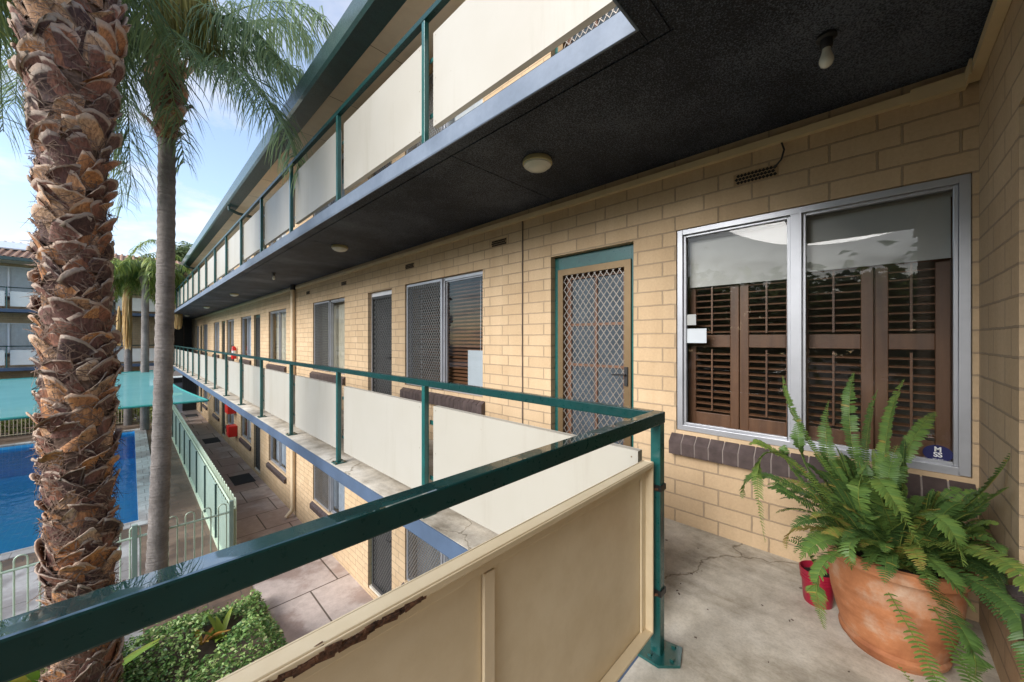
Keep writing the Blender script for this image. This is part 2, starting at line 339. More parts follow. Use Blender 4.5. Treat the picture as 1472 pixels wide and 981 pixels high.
# terracotta: lime bloom and dirt
g = NG('terracotta'); n1 = g.noise(5, 8, .65); n2 = g.noise(3, 6, .6, stretch=(1, 1, 3.5)); n3 = g.noise(70, 4, .7)
c = g.ramp(n1, [(.3, (.33, .115, .045)), (.5, (.47, .19, .08)), (.58, (.50, .28, .17)), (.70, (.60, .45, .34))])
c = g.mix(.5, c, g.ramp(n2, [(.36, (.40, .30, .25)), (.52, (1, 1, 1))]), 'MULTIPLY'); c = g.mix(.2, c, g.ramp(n3, [(.3, (.5, .5, .5)), (.6, (1, 1, 1))]), 'MULTIPLY')
g.base(c); g.rough(.8); g.bump(g.math('ADD', n3, n1), .25, .004)
simple('potting_soil', (.03, .022, .016), .95, var=.5, scale=40, bump=1)
simple('car_paint', (.20, .21, .23), .3, .5, coat=.6)
simple('tyre', (.02, .02, .02), .8)
simple('solar_glass', (.55, .58, .62), .25)

# ------------------------------------------------------------------ mesh helpers
class MB:
    def __init__(s): s.v = []; s.f = []; s.uv = []; s.mi = []; s.mats = []; s.tint = None
    def mat(s, m):
        if m not in s.mats: s.mats.append(m)
        return s.mats.index(m)
    def face(s, pts, m, uv=None):
        i = len(s.v); s.v += [tuple(p) for p in pts]; s.f.append(tuple(range(i, i + len(pts))))
        if uv is None:
            a, b, c = Vector(pts[0]), Vector(pts[1]), Vector(pts[2]); n = (b - a).cross(c - a)
            ax = max(range(3), key=lambda k: abs(n[k]))
            uv = [((p[1], p[2]) if ax == 0 else (p[0], p[2]) if ax == 1 else (p[0], p[1])) for p in pts]
        s.uv += uv; s.mi.append(s.mat(m)); return s
    def box(s, x0, x1, y0, y1, z0, z1, m, skip=''):
        if x0 > x1: x0, x1 = x1, x0
        if y0 > y1: y0, y1 = y1, y0
        if z0 > z1: z0, z1 = z1, z0
        A = [(x0, y0, z0), (x1, y0, z0), (x1, y1, z0), (x0, y1, z0), (x0, y0, z1), (x1, y0, z1), (x1, y1, z1), (x0, y1, z1)]
        for k, q in (('b', (0, 3, 2, 1)), ('t', (4, 5, 6, 7)), ('s', (0, 1, 5, 4)), ('n', (2, 3, 7, 6)), ('w', (3, 0, 4, 7)), ('e', (1, 2, 6, 5))):
            if k not in skip: s.face([A[i] for i in q], m)
        return s
    def obox(s, c, ax, ay, az, m):
        """oriented box from centre and three half-axis vectors"""
        c = Vector(c); P = [c + sx * ax + sy * ay + sz * az for sz in (-1, 1) for sy in (-1, 1) for sx in (-1, 1)]
        for q in ((0, 2, 3, 1), (4, 5, 7, 6), (0, 1, 5, 4), (3, 2, 6, 7), (2, 0, 4, 6), (1, 3, 7, 5)):
            s.face([P[i] for i in q], m, [(0, 0), (.1, 0), (.1, .1), (0, .1)])
        return s
    def tube(s, pts, r, m, n=8, cap=True):
        pts = [Vector(p) for p in pts]; rs = r if isinstance(r, (list, tuple)) else [r] * len(pts); rings = []; up = None; L = 0
        for i, p in enumerate(pts):
            t = (pts[min(i + 1, len(pts) - 1)] - pts[max(i - 1, 0)]).normalized()
            if up is None: up = t.orthogonal().normalized()
            up = (up - t * up.dot(t)).normalized(); b = t.cross(up)
            rings.append([p + (up * math.cos(2 * math.pi * k / n) + b * math.sin(2 * math.pi * k / n)) * rs[i] for k in range(n)])
        for i in range(len(rings) - 1):
            l2 = L + (pts[i + 1] - pts[i]).length
            for k in range(n):
                k2 = (k + 1) % n
                s.face([rings[i][k], rings[i][k2], rings[i + 1][k2], rings[i + 1][k]], m, [(k / n, L), ((k + 1) / n, L), ((k + 1) / n, l2), (k / n, l2)])
            L = l2
        if cap:
            s.face(rings[0][::-1], m, [(0, 0)] * n); s.face(rings[-1], m, [(0, 0)] * n)
        return s
    def lathe(s, prof, c, m, n=40):
        c = Vector(c)
        for (r0, z0), (r1, z1) in zip(prof, prof[1:]):
            for k in range(n):
                a, b = 2 * math.pi * k / n, 2 * math.pi * (k + 1) / n
                P = [c + Vector((r0 * math.cos(a), r0 * math.sin(a), z0)), c + Vector((r0 * math.cos(b), r0 * math.sin(b), z0)),
                     c + Vector((r1 * math.cos(b), r1 * math.sin(b), z1)), c + Vector((r1 * math.cos(a), r1 * math.sin(a), z1))]
                if r0 < 1e-6: P = [P[0], P[2], P[3]]
                elif r1 < 1e-6: P = [P[0], P[1], P[2]]
                s.face(P, m, [(0, 0)] * len(P))
        return s
    def obj(s, name, parent=None, smooth=False, bevel=0, merge=True, loc=None):
        me = bpy.data.meshes.new(name); me.from_pydata(s.v, [], s.f)
        ul = me.uv_layers.new(name='UVMap'); ul.data.foreach_set('uv', [c for q in s.uv for c in q])
        for m in s.mats: me.materials.append(MATS[m])
        me.polygons.foreach_set('material_index', s.mi)
        if s.tint is not None:
            at = me.attributes.new('tint', 'FLOAT', 'POINT'); at.data.foreach_set('value', s.tint)
        if merge and s.tint is None:
            bm = bmesh.new(); bm.from_mesh(me); bmesh.ops.remove_doubles(bm, verts=bm.verts, dist=1e-5); bm.to_mesh(me); bm.free()
        if smooth:
            me.polygons.foreach_set('use_smooth', [True] * len(me.polygons))
            try: me.set_sharp_from_angle(angle=R_(40))
            except Exception: pass
        me.update()
        o = bpy.data.objects.new(name, me); COL.objects.link(o)
        if loc: o.location = loc
        if bevel:
            b = o.modifiers.new('bevel', 'BEVEL'); b.width = bevel; b.segments = 2; b.limit_method = 'ANGLE'; b.angle_limit = R_(35)
        if parent is not None: attach(o, parent)
        return o
def wloc(o):
    p = Vector(o.location); q = o
    while q.parent: q = q.parent; p = p + Vector(q.location)
    return p
def attach(o, parent):
    """parent o; world position of its data stays put (unrotated parents)"""
    o.parent = parent
    if parent.rotation_euler[2] == 0 and not parent.get('_local'):
        o.location = Vector(o.location) - wloc(parent)
    return o
def thing(name, label, cat, loc=(0, 0, 0), group=None):
    o = bpy.data.objects.new(name, None); COL.objects.link(o); o.location = loc; o['label'] = label; o['category'] = cat; o.empty_display_size = .1
    if group: o['group'] = group
    return o
def tag(o, label, cat, group=None):
    o['label'] = label; o['category'] = cat
    if group: o['group'] = group
    return o
def struct(o, label=None, cat=None, kind='structure'):
    o['kind'] = kind
    if label: o['label'] = label
    if cat: o['category'] = cat
    return o
def dup(o, parent=None):
    c = o.copy(); COL.objects.link(c)
    if parent is not None: c.parent = parent
    for ch in [x for x in bpy.data.objects if x.parent == o]: dup(ch, c)
    return c
def arr_obj(name, V, Fq, mat, tint, parent=None, smooth=False, loc=None, uv=None):
    """mesh from numpy arrays of verts and quads, one tint per vertex"""
    me = bpy.data.meshes.new(name); V = np.asarray(V, dtype=np.float64); Fq = np.asarray(Fq)
    me.vertices.add(len(V)); me.vertices.foreach_set('co', V.ravel())
    me.loops.add(Fq.size); me.loops.foreach_set('vertex_index', Fq.ravel())
    me.polygons.add(len(Fq)); me.polygons.foreach_set('loop_start', np.arange(0, Fq.size, Fq.shape[1])); me.polygons.foreach_set('loop_total', np.full(len(Fq), Fq.shape[1]))
    at = me.attributes.new('tint', 'FLOAT', 'POINT'); at.data.foreach_set('value', np.asarray(tint, dtype=np.float32))
    if uv is not None:
        ul = me.uv_layers.new(name='UVMap'); ul.data.foreach_set('uv', np.asarray(uv)[Fq.ravel()].ravel())
    if smooth: me.polygons.foreach_set('use_smooth', [True] * len(me.polygons))
    me.materials.append(MATS[mat]); me.update(calc_edges=True); me.validate()
    o = bpy.data.objects.new(name, me); COL.objects.link(o)
    if loc: o.location = loc
    if parent is not None: attach(o, parent)
    return o

# ------------------------------------------------------------------ levels and wall openings
WX = 2.70; SX = 1.45; CEIL = 2.56; G = -2.85; L = [-2.76, 0.0, 2.675]
EY = 28.0; EW = 29.2                # end wing: slab edge, wall
WIN = [(-.316, 1.013), (3.09, 4.75), (6.87, 8.54), (10.5, 12.18), (14.36, 15.97), (17.2, 18.75), (20.5, 22.1), (24.1, 25.65), (27.4, 28.9)]
DOOR = [(1.333, 2.14), (5.13, 5.92), (13.15, 13.97), (19.1, 19.9), (26.1, 26.9)]
WZ0, WZ1, DZ1 = .65, 2.06, 2.045

def wall_mesh(mb, a0, a1, z0, z1, ops, t, place, m, back='room_wall'):
    """wall in local (a along, z up, depth into the wall) with openings; place(a, depth, z) -> world point"""
    As = sorted({a0, a1, *[o[0] for o in ops], *[o[1] for o in ops]}); Zs = sorted({z0, z1, *[o[2] for o in ops], *[o[3] for o in ops]})
    As = [a for a in As if a0 <= a <= a1]; Zs = [z for z in Zs if z0 <= z <= z1]
    def solid(a, z): return not any(o[0] < a < o[1] and o[2] < z < o[3] for o in ops)
    uvf = lambda a, z: (a, z - 2.06 + 2.07)
    for i in range(len(As) - 1):
        for j in range(len(Zs) - 1):
            A, B, C_, D = As[i], As[i + 1], Zs[j], Zs[j + 1]
            if not solid((A + B) / 2, (C_ + D) / 2): continue
            q = [(A, C_), (B, C_), (B, D), (A, D)]
            mb.face([place(a, 0, z) for a, z in q], m, [uvf(a, z) for a, z in q])
            mb.face([place(a, t, z) for a, z in q[::-1]], back, [uvf(a, z) for a, z in q[::-1]])
    for (A, B, C_, D) in ops:
        for a in (A, B): q = [(0, C_), (t, C_), (t, D), (0, D)]; mb.face([place(a, e, z) for e, z in q], m, [(a + e + .13, uvf(0, z)[1]) for e, z in q])
        for z in (C_, D): q = [(A, 0), (B, 0), (B, t), (A, t)]; mb.face([place(a, e, z) for a, e in q], m, [(a, e + .02) for a, e in q])

bld = thing('apartment_building', 'three storey cream brick apartment wing with open walkways, on the right of the courtyard', 'building', (WX, 14, G))
mb = MB()
for k, z in enumerate(L):
    ops = [(a, b, z + WZ0 - (.16 if False else 0), z + WZ1) for a, b in WIN] + [(a, b, z + .002, z + DZ1) for a, b in DOOR]
    lo = G if k == 0 else z; hi = (L[k + 1] if k < 2 else 5.02)
    if k < 2: hi -= .0
    wall_mesh(mb, -.335, 31, lo, hi, ops, .22, lambda a, d, zz: (WX + d, a, zz), 'cream_brick')
    # return wall beside the camera, faces +Y
    ops2 = [(.70, 2.037, z + .50, z + WZ1)]
    wall_mesh(mb, -.75, WX, lo, hi, ops2, .22, lambda a, d, zz: (a, -.335 - d, zz), 'cream_brick')
wall = mb.obj('wall', bld, merge=False)
# floor slabs, L-shaped, running back into the rooms
mb = MB()
for z in L[1:]:
    h = .115
    mb.box(SX, 7, .69, 31, z - h, z, 'walkway_concrete'); mb.box(-.75, 7, -4, .69, z - h, z, 'walkway_concrete')
slab = mb.obj('walkway_slab', bld, merge=False)
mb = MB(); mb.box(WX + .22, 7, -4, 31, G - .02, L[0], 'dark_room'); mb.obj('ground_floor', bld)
# back walls and party walls of the rooms, with daylight windows at the back
mb = MB()
def p_back(a, d, z): return (6.6 + d, a, z)
wall_mesh(mb, -4, 31, G, 5.0, [], .1, p_back, 'room_wall')
for y in (2.55, 9.4, 16.6, 23.2, 30.9):
    mb.box(WX + .22, 6.6, y, y + .1, G, 5.0, 'room_wall')
mb.box(-.75, 6.6, -3.6, -3.5, G, 5.0, 'room_wall')
mb.obj('room_partition', bld, merge=False)
# painted edge boards
mb = MB(); mb.box(SX - .012, SX, .69, EY, -.125, -.004, 'slate_blue_paint'); mb.box(-.75, SX - .012, .69, .702, -.125, -.004, 'slate_blue_paint')
mb.obj('edge_board', bld, bevel=.002)
mb = MB(); mb.box(SX - .012, SX, .69, EY, CEIL - .012, 2.672, 'pale_fascia_paint'); mb.box(-.75, SX - .012, .69, .702, CEIL - .012, 2.672, 'pale_fascia_paint')
o = mb.obj('edge_board', bld, bevel=.003); o['label'] = 'pale blue-grey upper slab edge'
# ceilings
mb = MB(); js = [.6 - .005] + [2.09 + 3.08 * i for i in range(9)] + [31]
zc = CEIL - .008
for a, b in zip(js, js[1:]):
    mb.box(SX, 1.535, max(a, .69) + .004, b - .004, zc, CEIL, 'black_ceiling'); mb.box(1.548, WX, (a + .004) if a > 1 else -.335, b - .004, zc, CEIL, 'black_ceiling')
mb.box(-.75, 1.535, .602, .69, zc, CEIL, 'black_ceiling'); mb.box(-.75, 1.5475, -.335, .588, zc, CEIL, 'black_ceiling'); mb.box(1.5355, 1.5475, .5885, .602, zc + .006, CEIL, 'black_ceiling'); mb.box(SX, WX, .69, 31, CEIL - .0015, CEIL - .0005, 'black_ceiling'); mb.box(-.75, WX, -.335, .6895, CEIL - .0015, CEIL - .0005, 'black_ceiling')
mb.obj('ceiling', bld, merge=False)
mb = MB(); mb.box(SX + .003, WX, .70, EY + 3, -.123, -.116, 'black_ceiling'); mb.obj('ceiling', bld)
mb = MB()
for x in (1.62, 2.3, 2.55): pass
# roof: eave lining, fascia, gutter, tiled slope
ez = 4.87
mb.box(2.0, WX, -4, 31, ez, ez + .012, 'eave_lining')
for y in np.arange(-1, 31, 1.35): mb.box(2.0, WX, y, y + .006, ez - .002, ez - .0003, 'bark_brown')
eave = mb.obj('eave_lining', bld, merge=False)
mb = MB()
pts = [(2.0, 5.0), (4.8, 6.2), (7.6, 5.0)]
for (xa, za), (xb, zb) in zip(pts, pts[1:]): mb.face([(xa, -4, za), (xb, -4, zb), (xb, 31, zb), (xa, 31, za)], 'terracotta_roof')
roof = mb.obj('roof', bld)
mb = MB()
prof = [(2.0, ez - .03), (1.985, ez - .03), (1.985, ez + .01), (1.80, ez), (1.785, ez + .04), (1.775, ez + .24), (1.80, ez + .25), (1.80, ez + .262), (1.755, ez + .262), (1.765, ez + .03), (1.79, ez - .015), (2.0, ez - .06)]
for (xa, za), (xb, zb) in zip(prof, prof[1:] + prof[:1]):
    mb.face([(xa, -4, za), (xa, 31, za), (xb, 31, zb), (xb, -4, zb)], 'gutter_green')
mb.box(2.0, 2.02, -4, 31, ez - .03, ez + .20, 'gutter_green')
mb.obj('gutter', roof, merge=False)
for y in (12.4, 23.5):
    mb = MB(); mb.tube([(1.84, y, ez), (1.84, y, ez - .1), (2.05, y + .02, ez - .16), (2.62, y + .02, ez - .2), (2.66, y + .02, ez - .3), (2.66, y + .02, 2.68)], .04, 'gutter_green', 10); mb.obj('gutter_outlet_pipe', roof, smooth=True)

# ------------------------------------------------------------------ windows and doors (unit built once, then copied)
def diamond(mb, w, h, pitch, t, m, x, y0=0, z0=0):
    """diamond lattice of thin bars over y0..y0+w, z0..z0+h at depth x"""
    k = 1.35
    for sgn in (1, -1):
        c = -h / k - pitch
        while c < w + h / k + pitch:
            # line y = c + sgn*z/k
            za, zb = 0, h
            ya, yb = c + (0 if sgn > 0 else h / k), 0
            f = (lambda z: c + z / k) if sgn > 0 else (lambda z: c + (h - z) / k)
            lo, hi = sorted((((0 - c) * k, (w - c) * k)) if sgn > 0 else (h - (w - c) * k, h - (0 - c) * k))
            za, zb = max(0, lo), min(h, hi)
            if zb - za > .01:
                p, q = Vector((x + (.0015 if sgn > 0 else -.0015), y0 + f(za), z0 + za)), Vector((x + (.0015 if sgn > 0 else -.0015), y0 + f(zb), z0 + zb))
                d = (q - p); ln = d.length; d.normalize(); nrm = Vector((1, 0, 0)); sd_ = d.cross(nrm)
                mb.obox((p + q) / 2, d * ln / 2, sd_ * t / 2, nrm * t * .4, m)
            c += pitch
    return mb

def make_window(W, kind, curtain, lvl_sill=True, frame_m='aluminium'):
    """local: x depth into the wall (outer face x=0), y along 0..W, z 0..1.41 above the sill"""
    H = WZ1 - WZ0; mb = MB(); d0, d1 = .045, .10; t = .034
    mb.box(d0, d1, 0.002, t, .002, H - .002, frame_m); mb.box(d0, d1, W - t, W - .002, .002, H - .002, frame_m)
    mb.box(d0, d1, t, W - t, .002, t + .006, frame_m); mb.box(d0, d1, t, W - t, H - t - .01, H - .002, frame_m)
    mb.box(d0 - .006, d1, W * .46, W * .46 + .05, t + .006, H - t - .01, frame_m)
    # inner sash ridge
    for a, b in ((t, W * .46), (W * .46 + .05, W - t)):
        mb.box(d0 + .02, d0 + .045, a, a + .014, t + .006, H - t - .01, frame_m); mb.box(d0 + .02, d0 + .045, b - .014, b, t + .006, H - t - .01, frame_m)
        mb.box(d0 + .02, d0 + .045, a + .014, b - .014, t + .006, t + .02, frame_m); mb.box(d0 + .02, d0 + .045, a + .014, b - .014, H - t - .025, H - t - .01, frame_m)
    o = mb.obj('window', None, bevel=.002); o['_local'] = 1
    mb = MB()
    for a, b in ((t, W * .46), (W * .46 + .05, W - t)): mb.face([(.078, a, t), (.078, a, H - t), (.078, b, H - t), (.078, b, t)], 'window_glass')
    mb.obj('pane', o, merge=False)
    # sloping row of brown sill tiles, mortar between
    mb = MB(); n = max(4, round((W + .1) / .082)); y = -.045; st = (W + .09) / n
    for i in range(n):
        a, b = y + i * st + .004, y + (i + 1) * st - .004
        mb.face([(-.055, a, -.075), (-.055, b, -.075), (.05, b, -.005), (.05, a, -.005)], 'dark_brown_tile')
        mb.face([(-.055, a, -.175), (-.055, b, -.175), (-.055, b, -.075), (-.055, a, -.075)], 'dark_brown_tile')
        mb.face([(.0, a, -.165), (.0, b, -.165), (-.055, b, -.175), (-.055, a, -.175)], 'dark_brown_tile')
        for e in (a, b): mb.face([(-.055, e, -.175), (-.055, e, -.075), (.05, e, -.005), (.05, e, -.165)], 'dark_brown_tile')
    mb.face([(-.05, y + .004, -.079), (-.05, y + n * st - .004, -.079), (.049, y + n * st - .004, -.011), (.049, y + .004, -.011)], 'sill_grout')
    mb.face([(-.05, y + .004, -.17), (-.05, y + n * st - .004, -.17), (-.05, y + n * st - .004, -.079), (-.05, y + .004, -.079)], 'sill_grout')
    mb.obj('sill', o, merge=False)
    if 'mesh' in kind:      # security screen on the far half
        a, b = W * .46 + .03, W - .012; m = 'bright_mesh' if 'bright' in kind else 'grey_mesh'
        mb = MB(); x = .03
        mb.box(x - .012, x + .012, a, a + .03, .01, H - .012, frame_m); mb.box(x - .012, x + .012, b - .03, b, .01, H - .012, frame_m)
        mb.box(x - .012, x + .012, a + .03, b - .03, .01, .04, frame_m); mb.box(x - .012, x + .012, a + .03, b - .03, H - .042, H - .012, frame_m)
        diamond(mb, b - a - .06, H - .08, .05, .009, m, x, a + .03, .04)
        mb.obj('security_screen', o, merge=False)
    if curtain == 'venetian':
        mb = MB(); z = .06
        while z < H - .06:
            mb.obox((.17, W / 2, z), Vector((.020, 0, .012)), Vector((0, W / 2 - .05, 0)), Vector((-.0006, 0, .001)), 'timber_shutter'); z += .045
        for y in (.2, W / 2, W - .2): mb.tube([(.145, y, .05), (.145, y, H - .05)], .0025, 'curtain_white', 4)
        mb.obj('venetian_blind', o, merge=False)
    elif curtain:
        mb = MB(); n = 44; y0, y1 = .02, W - .02
        P = [(.19 + .022 * math.sin(i * 1.25) * (.7 + .3 * math.sin(i * .37)), y0 + (y1 - y0) * i / n) for i in range(n + 1)]
        for (xa, ya), (xb, yb) in zip(P, P[1:]): mb.face([(xa, ya, .0), (xb, yb, .0), (xb, yb, H - .02), (xa, ya, H - .02)], curtain)
        mb.obj('curtain', o, smooth=True)
    return o
def make_door(W, style):
    H = DZ1; mb = MB()
    fm = 'green_paint' if style == 'near' else 'white_frame' if style == 'white' else 'green_paint'
    mb.box(.06, .16, .002, .045, .004, H - .004, fm); mb.box(.06, .16, W - .045, W - .002, .004, H - .004, fm)
    mb.box(.06, .16, .045, W - .045, H - .12 if style == 'near' else H - .07, H - .004, fm)
    mb.box(.02, .20, .002, W - .002, -.02, .004 + .03, 'walkway_concrete')
    o = mb.obj('door', None, bevel=.003); o['_local'] = 1
    top = H - (.122 if style == 'near' else .072)
    # security screen door
    mb = MB(); m = 'bronze_metal' if style == 'near' else 'black_mesh'
    a, b, z0, z1 = .047, W - .047, .04, top; x0, x1 = .045, .075; t = .055 if style == 'near' else .04
    mb.box(x0, x1, a, a + t, z0, z1, m); mb.box(x0, x1, b - t, b, z0, z1, m); mb.box(x0, x1, a + t, b - t, z0, z0 + t + .02, m); mb.box(x0, x1, a + t, b - t, z1 - t, z1, m)
    diamond(mb, b - a - 2 * t, z1 - z0 - 2 * t - .02, .058, .006 if style == 'near' else .007, 'bright_mesh' if style == 'near' else 'grey_mesh', .06, a + t, z0 + t + .02)
    mb.obj('security_screen', o, bevel=0, merge=False)
    # timber door with glass lights behind
    mb = MB(); x0, x1 = .115, .15; a, b = .047, W - .047
    if style == 'near':
        st = .10; rails = [.04, .24, .60, .95, 1.30, 1.64, top - .09]
        mb.box(x0, x1, a, a + st, .04, top, 'door_timber'); mb.box(x0, x1, b - st, b, .04, top, 'door_timber')
        mb.box(x0 + .003, x1, a + st, b - st, .04, .16, 'door_timber'); mb.box(x0 + .003, x1, a + st, b - st, top - .09, top, 'door_timber')
        for z in (.33, .69, 1.05, 1.41): mb.box(x0 + .004, x1, a + st, b - st, z, z + .022, 'door_timber')
        mb.box(x0 + .002, x1 - .01, W / 2 - .013, W / 2 + .013, .16, top - .09, 'door_timber')
        mb.box(x0 + .018, x0 + .024, a + st, b - st, .16, top - .09, 'door_glass_paint')
    else:
        mb.box(x0, x1, a, b, .04, top, 'dark_cladding')
    mb.obj('door_leaf', o, merge=False)
    mb = MB(); y = a + .035
    mb.box(.032, .045, y - .014, y + .014, .92, 1.07, 'black_plastic'); mb.tube([(.04, y, 1.01), (.012, y, 1.01), (.008, y + .02, 1.01), (.008, y + .11, 1.005)], .007, 'black_plastic', 8)
    mb.obj('handle', o, smooth=True)
    return o

protos = {}
def place_window(level, i, kind, curtain, parent, frame_m='aluminium'):
    a, b = WIN[i]; W = b - a; key = ('w', round(W, 1), kind, curtain, frame_m)
    if key in protos: o = dup(protos[key])
    else: o = make_window(round(W, 1) + .001 if False else W, kind, curtain, frame_m=frame_m); protos[key] = o
    if key in protos and protos[key] is not o: o.scale = (1, W / protos[key]['W'], 1)
    else: o['W'] = W
    o.location = (WX, a, L[level] + WZ0); o.parent = parent; o.location = Vector(o.location) - wloc(parent); return o
def place_door(level, i, style, parent):
    a, b = DOOR[i]; W = b - a; key = ('d', style)
    if key in protos: o = dup(protos[key]); o.scale = (1, W / protos[key]['W'], 1)
    else: o = make_door(W, style); protos[key] = o; o['W'] = W
    o.location = (WX, a, L[level]); o.parent = parent; o.location = Vector(o.location) - wloc(parent); return o
spec1 = [None, ('mesh', 'venetian'), ('mesh', 'curtain_beige'), ('', 'curtain_beige'), ('', 'curtain_blue'), ('', 'curtain_beige'), ('', 'curtain_white'), ('', 'curtain_blue'), ('', 'curtain_beige')]
for i in range(1, 9): place_window(1, i, *spec1[i], bld)
spec0 = [('', 'curtain_blue'), ('mesh bright', 'curtain_blue'), ('mesh bright', 'curtain_blue'), ('', 'curtain_blue'), ('', 'curtain_white'), ('', 'curtain_white'), ('', 'curtain_blue'), ('', 'curtain_blue'), ('', 'curtain_white')]
for i in range(0, 9): place_window(0, i, *spec0[i], bld)
spec2 = [('mesh bright', 'curtain_white'), ('mesh bright', 'curtain_white'), ('mesh', 'curtain_blue'), ('', 'curtain_white'), ('', 'curtain_white'), ('mesh', 'curtain_blue'), ('', 'curtain_white'), ('', 'curtain_white'), ('', 'curtain_white')]
for i in range(0, 9): place_window(2, i, *spec2[i], bld)
for i, s in enumerate(['near', 'white', 'dark', 'dark', 'dark']): place_door(1, i, s, bld)
for i in range(5): place_door(0, i, 'dark', bld); place_door(2, i, 'near' if i < 2 else 'dark', bld)

# the big near window with timber shutters and a roller blind
def near_window():
    y0, y1 = WIN[0]; z0, z1 = WZ0, WZ1; X = WX; fm = 'aluminium'; my = .335
    mb = MB(); t = .038; a0, a1 = X + .012, X + .085
    mb.box(a0, a1, y0 + .002, y0 + t, z0 + .002, z1 - .002, fm); mb.box(a0, a1, y1 - t, y1 - .002, z0 + .002, z1 - .002, fm)
    mb.box(a0, a1, y0 + t, y1 - t, z0 + .002, z0 + t, fm); mb.box(a0, a1, y0 + t, y1 - t, z1 - t, z1 - .002, fm)
    mb.box(a0 - .004, a1, my - .027, my + .027, z0 + t, z1 - t, fm)
    for a, b in ((y0 + t, my - .027), (my + .027, y1 - t)):
        x0, x1 = a0 + .022, a0 + .05
        mb.box(x0, x1, a, a + .016, z0 + t, z1 - t, fm); mb.box(x0, x1, b - .016, b, z0 + t, z1 - t, fm); mb.box(x0, x1, a + .016, b - .016, z0 + t, z0 + t + .016, fm); mb.box(x0, x1, a + .016, b - .016, z1 - t - .016, z1 - t, fm)
    win = mb.obj('window', bld, bevel=.002); win['label'] = 'wide aluminium window with brown shutters'
    mb = MB()
    for a, b in ((y0 + t, my - .027), (my + .027, y1 - t)): mb.face([(a0 + .04, a, z0 + t), (a0 + .04, a, z1 - t), (a0 + .04, b, z1 - t), (a0 + .04, b, z0 + t)], 'window_glass')
    mb.obj('pane', win, merge=False)
    mb = MB(); ya, yb = y0 - .012, y1 + .035; n = 16; st = (yb - ya) / n; zt, zb, xo = z0 + .004, z0 - .075, X - .055
    for i in range(n):
        a, b = ya + i * st + .0035, ya + (i + 1) * st - .0035
        mb.face([(xo, a, zb), (xo, b, zb), (X + .03, b, zt), (X + .03, a, zt)], 'dark_brown_tile'); mb.face([(xo + .004, a, zb - .085), (xo + .004, b, zb - .085), (xo, b, zb), (xo, a, zb)], 'dark_brown_tile')
        mb.face([(X, a, zb - .08), (X, b, zb - .08), (xo + .004, b, zb - .085), (xo + .004, a, zb - .085)], 'dark_brown_tile')
        for e in (a, b): mb.face([(xo + .004, e, zb - .085), (xo, e, zb), (X + .03, e, zt), (X + .03, e, zb - .08)], 'dark_brown_tile')
    mb.face([(xo + .006, ya + .004, zb - .002), (xo + .006, yb - .004, zb - .002), (X + .03, yb - .004, zt - .006), (X + .03, ya + .004, zt - .006)], 'sill_grout')
    mb.face([(xo + .009, ya + .004, zb - .08), (xo + .009, yb - .004, zb - .08), (xo + .006, yb - .004, zb - .002), (xo + .006, ya + .004, zb - .002)], 'sill_grout')
    mb.obj('sill', win, merge=False)
    # shutters: four leaves
    xs0, xs1 = X + .155, X + .185; zz0, zz1 = z0 + .02, z1 - .03
    leaves = [(y0 + .02, -.115 + .10), (-.115 + .105, .335), (.345, .655), (.66, .985)]
    leaves = [(y0 + .05, .005), (.01, .345), (.35, .655), (.66, .985)]
    for li, (a, b) in enumerate(leaves):
        mb = MB(); s = .052
        mb.box(xs0, xs1, a, a + s, zz0, zz1, 'timber_shutter'); mb.box(xs0, xs1, b - s, b, zz0, zz1, 'timber_shutter')
        mb.box(xs0 + .002, xs1, a + s, b - s, zz0, zz0 + .10, 'timber_shutter'); mb.box(xs0 + .002, xs1, a + s, b - s, zz1 - .08, zz1, 'timber_shutter')
        mb.box(xs0 + .002, xs1, a + s, b - s, 1.235, 1.32, 'timber_shutter')
        o = mb.obj('shutter', win, bevel=.003)
        mb = MB()
        tilt = (.025, .003)
        for lo, hi in ((zz0 + .10, 1.235), (1.32, zz1 - .08)):
            z = lo + .022
            while z < hi - .005:
                mb.obox(((xs0 + xs1) / 2, (a + b) / 2, z), Vector((.0155, 0, .003)), Vector((0, (b - a) / 2 - s, 0)), Vector((-.0004, 0, .0035)), 'timber_shutter'); z += .044
        mb.box(xs0 - .012, xs0 - .004, (a + b) / 2 - .005, (a + b) / 2 + .005, zz0 + .12, 1.22, 'timber_shutter')
        mb.box(xs0 - .012, xs0 - .004, (a + b) / 2 - .005, (a + b) / 2 + .005, 1.33, zz1 - .1, 'timber_shutter')
        for f in mb.f: pass
        q = mb.obj('louvre', win, merge=False)
    mb = MB(); mb.box(X + .187, X + .21, y0, y0 + .05, z0, z1, 'timber_shutter'); mb.box(xs0 - .02, X + .21, y0 + .002, y1 - .002, z0 + .002, z0 + .02, 'timber_shutter'); mb.obj('inner_frame', win)
    mb = MB()
    for e in (.0075, .3475, .6575): mb.box(xs1 + .001, xs1 + .006, e - .015, e + .015, zz0, zz1, 'timber_shutter')
    mb.obj('cover_strip', win, merge=False)
    # roller blinds (fabric hangs in front of the shutters)
    mb = MB(); mb.box(X + .112, X + .114, y0 + .055, my - .03, 1.70, z1 - .03, 'blind_fabric'); mb.box(X + .108, X + .118, y0 + .055, my - .03, 1.69, 1.705, 'blind_fabric'); mb.tube([(X + .125, y0 + .05, z1 - .05), (X + .125, my - .02, z1 - .05)], .018, 'blind_fabric', 12)
    mb.obj('roller_blind', win)
    mb = MB(); mb.box(X + .122, X + .124, my + .035, y1 - .05, 1.66, z1 - .03, 'blind_fabric'); mb.tube([(X + .13, my + .03, z1 - .05), (X + .13, y1 - .04, z1 - .05)], .018, 'blind_fabric', 12)
    mb.obj('roller_blind', win)
    return win
nwin = near_window()
